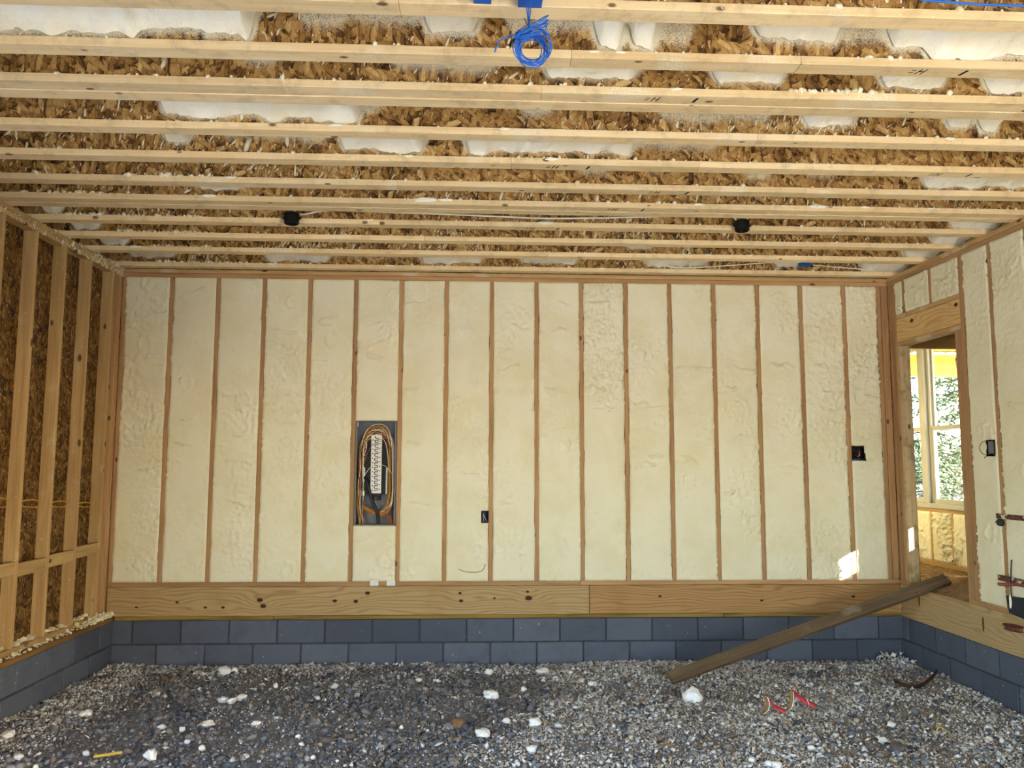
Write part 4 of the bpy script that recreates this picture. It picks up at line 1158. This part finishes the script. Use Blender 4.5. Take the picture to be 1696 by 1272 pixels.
sw = wall_box('switch_box', 6.116, 6.226, 1.738, 1.848, -.010, .07, 'black switch box set in lumpy foam beside the doorway corner', [([(-.03, .05, .09), (-.02, .004, .07), (.0, -.004, .05), (.02, .004, .03)], 'cable_brown'), ([(.03, .05, .08), (.01, .0, .04), (-.01, .0, .02)], 'cable_white'), ([(-.01, .05, .03), (.02, .0, .06), (.035, .004, .075)], 'cable_red')], 'black')
tube('blue_wire', [(-.052, -.002, .0), (-.04, -.004, -.008), (-.015, -.004, -.004), (.01, -.002, .006)], .004, 'cable_blue', sw, sides=5)
rb = empty('cable_box', (XR-.004, -1.392, 1.768), label='small pale grey box with a thin looped dark wire on the foam beside the doorway', cat='electrical box', group='outlet boxes in the foam walls')
link('body', cbox(.03, .075, .095, .004, 'steel_back'), 'steel_back', rb, (.008, 0, .046))
tube('wire', [(-.010, -.035, .092), (-.03, .0, .098), (-.035, .06, .085), (-.035, .095, .05), (-.03, .085, .015), (-.03, .04, -.008), (-.015, -.03, .0)], .0022, 'navy', rb, sides=5)
tube('wire', [(-.015, -.03, .002), (-.03, .0, -.004), (-.03, .05, -.03)], .0025, 'navy', rb, sides=5)
link('frame', mesh('frame', *box_geo(-.010, -.004, -.046, -.034, -.004, .10)), 'black', rb)

# ------------------------------------------------------------------ plumbing stubs at the right
pb = empty('pipe_bracket', (XR, -1.41, 1.30), label='rusty perforated bracket with black pipe end nailed across the right studs, upper', cat='pipe bracket', group='rusty pipe brackets on the right wall')
link('bar', cbox(.008, .56, .036, .002, 'rust'), 'rust', pb, (-.012, -.28, .018))
for k in range(9): link('hole', mesh('hole', *tube_geo([(-.0165, 0, 0), (-.0150, 0, 0)], .007, 8)), 'black', pb, (0, -.05-k*.055, .018))
V, F = tube_geo([(.0, .01, 0), (-.030, -.022, .004), (-.034, -.027, .004)], [.026, .026, .020], 14); link('pipe_end', mesh('pipe_end', V, F), 'black', pb, (0, -.042, -.030))
V, F = tube_geo([(-.051, 0, 0), (-.054, 0, 0)], .006, 8); link('rivet', mesh('rivet', V, F), 'steel', pb, (0, -.050, -.022))
pb = empty('pipe_bracket', (XR, -1.39, .86), label='rusty bracket with a red pipe stub fixed across the right studs, lower', cat='pipe bracket', group='rusty pipe brackets on the right wall')
link('bar', cbox(.008, .56, .040, .002, 'rust'), 'rust', pb, (-.012, -.28, .016))
tube('pipe', [(-.030, -.03, -.028), (-.030, -.13, -.020), (-.030, -.22, -.004), (-.03, -.4, .0)], .011, 'pipe_red', pb, sides=10)
tube('wire', [(-.02, -.17, .16), (-.022, -.158, .06), (-.024, -.152, -.05), (-.02, -.15, -.10)], .0045, 'navy', pb)
db = empty('drain_box', (XR-.004, -1.58, .645), label='dark slate plastic flap with foam drip below the lower pipe bracket', cat='drain box')
Vb = [(0, .10, .115), (0, -.20, .135), (0, -.20, -.03), (0, .072, .0)]
V = [(-.02, y_, z_) for _, y_, z_ in Vb]+[(.0, y_, z_) for _, y_, z_ in Vb]
link('flap', mesh('flap', V, [(0, 1, 2, 3), (7, 6, 5, 4), (0, 4, 5, 1), (1, 5, 6, 2), (2, 6, 7, 3), (3, 7, 4, 0)]), 'slate', db)
lump('foam_drip', .03, (.25, .35, 1.6), 33, 'foam_ceiling', db, (-.024, .045, .08), .3)
cp = empty('copper_stub', (XR-.02, -1.585, .545), label='round copper coloured pan lip at the bottom of the right wall', cat='pipe')
V = []; F = []; k = 20
for r_, z in [(.012, -.012), (.085, -.006), (.095, .012), (.095, .026), (.082, .026), (.078, .012), (.01, .008)]:
    V += [(-.03+r_*.55*math.cos(2*math.pi*a/k), r_*math.sin(2*math.pi*a/k), z) for a in range(k)]
for i in range(6):
    for a in range(k): F.append((i*k+a, i*k+(a+1) % k, (i+1)*k+(a+1) % k, (i+1)*k+a))
F += [tuple(range(k))[::-1], tuple(6*k+a for a in range(k))]
link('pan', mesh('pan', V, F, True), 'rust', cp)
V, F = tube_geo([(.03, 0, 0), (-.03, 0, 0)], .012, 8); link('pipe', mesh('pipe', V, F, True), 'pipe_red', cp)

# ------------------------------------------------------------------ bits on the walls
tagm = [('pale metal tag folded over the bottom plate under the panel', 1.801, 1.873), ('pale metal tag on the bottom plate beside its twin, further from the open studs', 1.944, 2.018)]
for lb, a, b in tagm:
    o = piece('metal_tag', a, b, -.010, -.0062, .632, .679, 'white', None, .001); tag(o, lb, 'tag', 'metal tags on the bottom plate')
tag(tube('string', [(2.565, -.012, .772), (2.62, -.016, .752), (2.70, -.016, .745), (2.765, -.016, .755), (2.79, -.014, .785), (2.797, -.012, .815)], .003, 'cable_brown'), 'thin brown curved wire stuck to the foam near the bottom plate', 'wire')
tag(tube('yellow_cable', [(XL-.07, -2.0, 1.43)]+[(XL-.07+random.uniform(-.004, .004), -.10-k*.2032, 1.335+k*.014+(.012 if k % 2 else -.004)) for k in range(9)][::-1], .0055, 'cable_yellow'), 'yellow cable threaded through the open studs', 'cable')
tag(tube('yellow_cable', [(XL-.075, -2.0, 1.40)]+[(XL-.075, -.10-k*.2032, 1.325+k*.010+(-.012 if k % 2 else .0)) for k in range(9)][::-1], .0045, 'cable_yellow'), 'thinner yellow cable sagging just below its twin in the open studs', 'cable')

# ------------------------------------------------------------------ hall beyond the doorway
XW = 7.55
fh = piece('floor_hall', XR+.005, XW+.14, -3.2, 3.5, ZRT-.02, ZRT+.004, 'osb_floor'); tag(fh, 'brown strand board floor of the hall beyond the doorway', None, kind='structure')
wh = empty('wall_hall', label='low foam filled wall under the hall window', kind='structure')
WY0, WY1 = .30, 2.35; ZSI, ZHD = 1.24, 3.0
mapH = lambda u, v, d: (XW-d, -u, v)
hy = [1.264+S, 1.264, .888, .888-S+.03]
for y in hy: piece('stud', XW, XW+.14, y-.019, y+.019, .683, ZSI-.045, 'stud_z', wh)
for a, b in zip(hy[:-1], hy[1:]): foam_panel('foam_panel', mapH, -a+.019, -b-.019, .683, ZSI-.045, 400+int(a*10), wh, rough=2.2, ridges=2)
piece('bottom_plate', XW-.003, XW+.14, -3.2, 3.5, ZRT+.005, .682, 'stud_y', wh)
piece('sill_plate', XW-.002, XW+.14, WY0-.1, WY1+.1, ZSI-.044, ZSI-.006, 'stud_y', wh)
piece('wall_panel', XW, XW+.13, WY1+.03, 3.5, .683, 3.7, 'foam', wh)
LY0, LY1, LZ0, LZ1 = -.752, -.61, 1.45, 1.70      # added opening in the hall wall, out of view, sized to shape the sun patch
piece('wall_panel', XW, XW+.13, -3.2, LY0, .683, 3.7, 'foam', wh)
piece('wall_panel', XW, XW+.13, LY1, WY0-.03, .683, 3.7, 'foam', wh)
piece('wall_panel', XW, XW+.13, LY0, LY1, .683, LZ0, 'foam', wh)
piece('wall_panel', XW, XW+.13, LY0, LY1, LZ1, 3.7, 'foam', wh)
piece('wall_panel', XW, XW+.13, WY0-.03, WY1+.03, ZHD+.02, 3.7, 'foam', wh)
piece('sheathing', XW+.135, XW+.15, WY0-.03, WY1+.03, -.2, ZSI-.02, 'osb_wall', wh)
we = empty('wall_hall_ends', label='bare end walls of the hall', kind='structure')
piece('wall_panel', XR+.005, XW+.14, -3.34, -3.2, .0, 3.7, 'foam', we)
piece('wall_panel', XR+.005, XW+.14, 3.5, 3.6, .0, 3.7, 'foam', we)
piece('wall_panel', XR+.02, XR+.14, .17, 3.5, .0, 3.7, 'foam', we)
bm = piece('trim_1', XR+.145, XW, .20, .24, 2.785, 3.40, 'stud_x'); tag(bm, 'dark wooden beam across the hall above the window', None, kind='structure')
w1 = empty('window_1', label='double hung hall window pair looking out on trees', kind='structure')
def sash(y0, y1):
    fr = [box_geo(XW+.03, XW+.09, y0, y0+.045, ZSI, ZHD), box_geo(XW+.03, XW+.09, y1-.045, y1, ZSI, ZHD), box_geo(XW+.03, XW+.09, y0+.045, y1-.045, ZHD-.05, ZHD), box_geo(XW+.03, XW+.09, y0+.045, y1-.045, ZSI, ZSI+.05)]
    link('window_frame', mesh('window_frame', *join(fr)), 'vinyl', w1)
    lo = [box_geo(XW+.035, XW+.06, y0+.045, y0+.075, ZSI+.05, 2.10), box_geo(XW+.035, XW+.06, y1-.075, y1-.045, ZSI+.05, 2.10), box_geo(XW+.035, XW+.06, y0+.075, y1-.075, 2.055, 2.10), box_geo(XW+.035, XW+.06, y0+.075, y1-.075, ZSI+.05, ZSI+.09)]
    link('sash', mesh('sash', *join(lo)), 'vinyl', w1)
    up = [box_geo(XW+.062, XW+.085, y0+.045, y0+.07, 2.06, ZHD-.05), box_geo(XW+.062, XW+.085, y1-.07, y1-.045, 2.06, ZHD-.05), box_geo(XW+.062, XW+.085, y0+.07, y1-.07, 2.06, 2.09)]
    link('sash', mesh('sash', *join(up)), 'vinyl', w1)
    link('pane', mesh('pane', *box_geo(XW+.046, XW+.049, y0+.075, y1-.075, ZSI+.09, 2.055)), 'pane', w1)
    link('pane', mesh('pane', *box_geo(XW+.073, XW+.076, y0+.07, y1-.07, 2.09, ZHD-.05)), 'pane', w1)
sash(WY0, 1.275); sash(1.375, WY1)
piece('mullion', XW-.01, XW+.10, 1.270, 1.380, ZSI, ZHD, 'vinyl', w1)
piece('window_sill', XW-.03, XW+.03, WY0-.06, WY1+.06, ZSI-.004, ZSI+.045, 'vinyl', w1)
stk = empty('window_sticker', (XW+.07, .765, 2.715), label='slanted paper sticker on the upper pane of the hall window', cat='sticker')
V, F = box_geo(-.001, .001, -.028, .028, -.075, .075); o = link('sheet', mesh('sheet', V, F), 'paper', stk); o.rotation_euler = (-.18, 0, 0)
V, F = box_geo(-.0025, -.001, -.026, .026, .045, .052); o = link('print_line', mesh('print_line', V, F), 'ink', stk); o.rotation_euler = (-.18, 0, 0)
dl = empty('sun_opening', label='small added opening in the hall wall that shapes the sun patch', kind='structure')
piece('pane', XW+.06, XW+.063, LY0, LY1, LZ0, LZ1, 'pane', dl, .0005)

# porch outside the hall window
po = empty('porch_roof', (9.6, 3.0, 2.85), label='sunny yellow wooden porch eave outside the hall window', cat='porch roof')
def pp(name, x0, x1, y0, y1, z0, z1, mat):
    o = piece(name, x0, x1, y0, y1, z0, z1, mat); o.parent = po; o.matrix_parent_inverse = Matrix.Translation(po.location).inverted(); return o
pp('beam', 7.72, 11.5, 3.0, 3.14, 2.85, 3.0, 'porch')
pp('fascia', 7.72, 11.5, 3.2, 3.24, 3.01, 3.16, 'porch')
for k in range(6): pp('soffit_board', 7.72, 11.5, 2.99-.2*(k+1), 2.985-.2*k, 3.17, 3.19, 'porch')
pp('roof', 7.72, 11.6, -1.4, 3.3, 3.20, 3.26, 'osb_back')
for xx in (11.2,): pp('post', xx, xx+.14, 3.0, 3.14, -.06, 2.85, 'porch')

# ------------------------------------------------------------------ trees outside
def tree(x, y, h, seed, lab, spread=3.4, cat='tree'):
    r = random.Random(seed)
    t = empty('conifer', (x, y, -.06), label=lab, cat=cat, group='trees outside the window')
    V, F = tube_geo([(0, 0, 0), (.04, .02, h*.4), (0, 0, h)], [.16, .12, .02], 8); link('trunk', mesh('trunk', V, F, True), 'bark', t)
    br = []; P = []; 
    for k in range(70):
        z = r.uniform(.12, .98)*h; a = r.uniform(0, 6.283); L = spread*(1.05-z/h)*r.uniform(.6, 1.1)+.3
        pts = [Vector((0, 0, z)), Vector((math.cos(a)*L*.5, math.sin(a)*L*.5, z+.08*L)), Vector((math.cos(a)*L, math.sin(a)*L, z-.12*L))]
        pts = smooth_path(pts, 4)
        br.append(tube_geo(pts, [.022*(1-.8*i/(len(pts)-1)) for i in range(len(pts))], 4))
        for q in range(80):
            u = r.uniform(.25, 1.0); i = min(int(u*(len(pts)-1)), len(pts)-2); p = pts[i].lerp(pts[i+1], u*(len(pts)-1)-i)
            P.append((p.x+r.gauss(0, .13), p.y+r.gauss(0, .13), p.z+r.gauss(-.02, .05)))
    V, F = join(br); o = link('branches', mesh('branches', V, F), 'bark', t); tag(o, kind='stuff')
    P = np.array(P); o = scatter('needles', P, np.full(len(P), .085), (1.0, .26, .2), 'leaf', t, base='octa', jitter=.2, rng=np.random.default_rng(seed)); tag(o, kind='stuff')
tree(14.3, 9.6, 6.5, 1, 'dark green conifer with drooping boughs close outside the hall window')
tree(16.6, 13.6, 8.0, 2, 'taller conifer standing behind the first one outside the window', 3.6)
tree(10.7, 9.0, 7.0, 3, 'conifer half hidden by the window mullion', 3.2)
def bush(x, y, s, seed, lab):
    r = random.Random(seed); t = empty('brush', (x, y, -.06), label=lab, cat='bush', group='bare brush outside the window')
    parts = []
    for k in range(150):
        a = r.uniform(0, 6.283); p0 = Vector((r.gauss(0, .5)*s, r.gauss(0, .3)*s, 0)); L = r.uniform(.6, 1.6)*s
        p1 = p0+Vector((math.cos(a)*.3*L, math.sin(a)*.3*L, L*.6)); p2 = p1+Vector((r.gauss(0, .25)*L, r.gauss(0, .25)*L, L*.4))
        parts.append(tube_geo([p0, p1, p2], [.012, .008, .003], 3))
    V, F = join(parts); o = link('twigs', mesh('twigs', V, F), 'twig', t); tag(o, kind='stuff')
bush(11.1, 6.9, 1.0, 5, 'pale bare brush low outside the hall window')
bush(13.2, 6.9, 1.0, 6, 'second clump of pale brush further from the window mullion')
bush(9.2, 6.0, .9, 8, 'clump of pale brush seen past the window mullion')
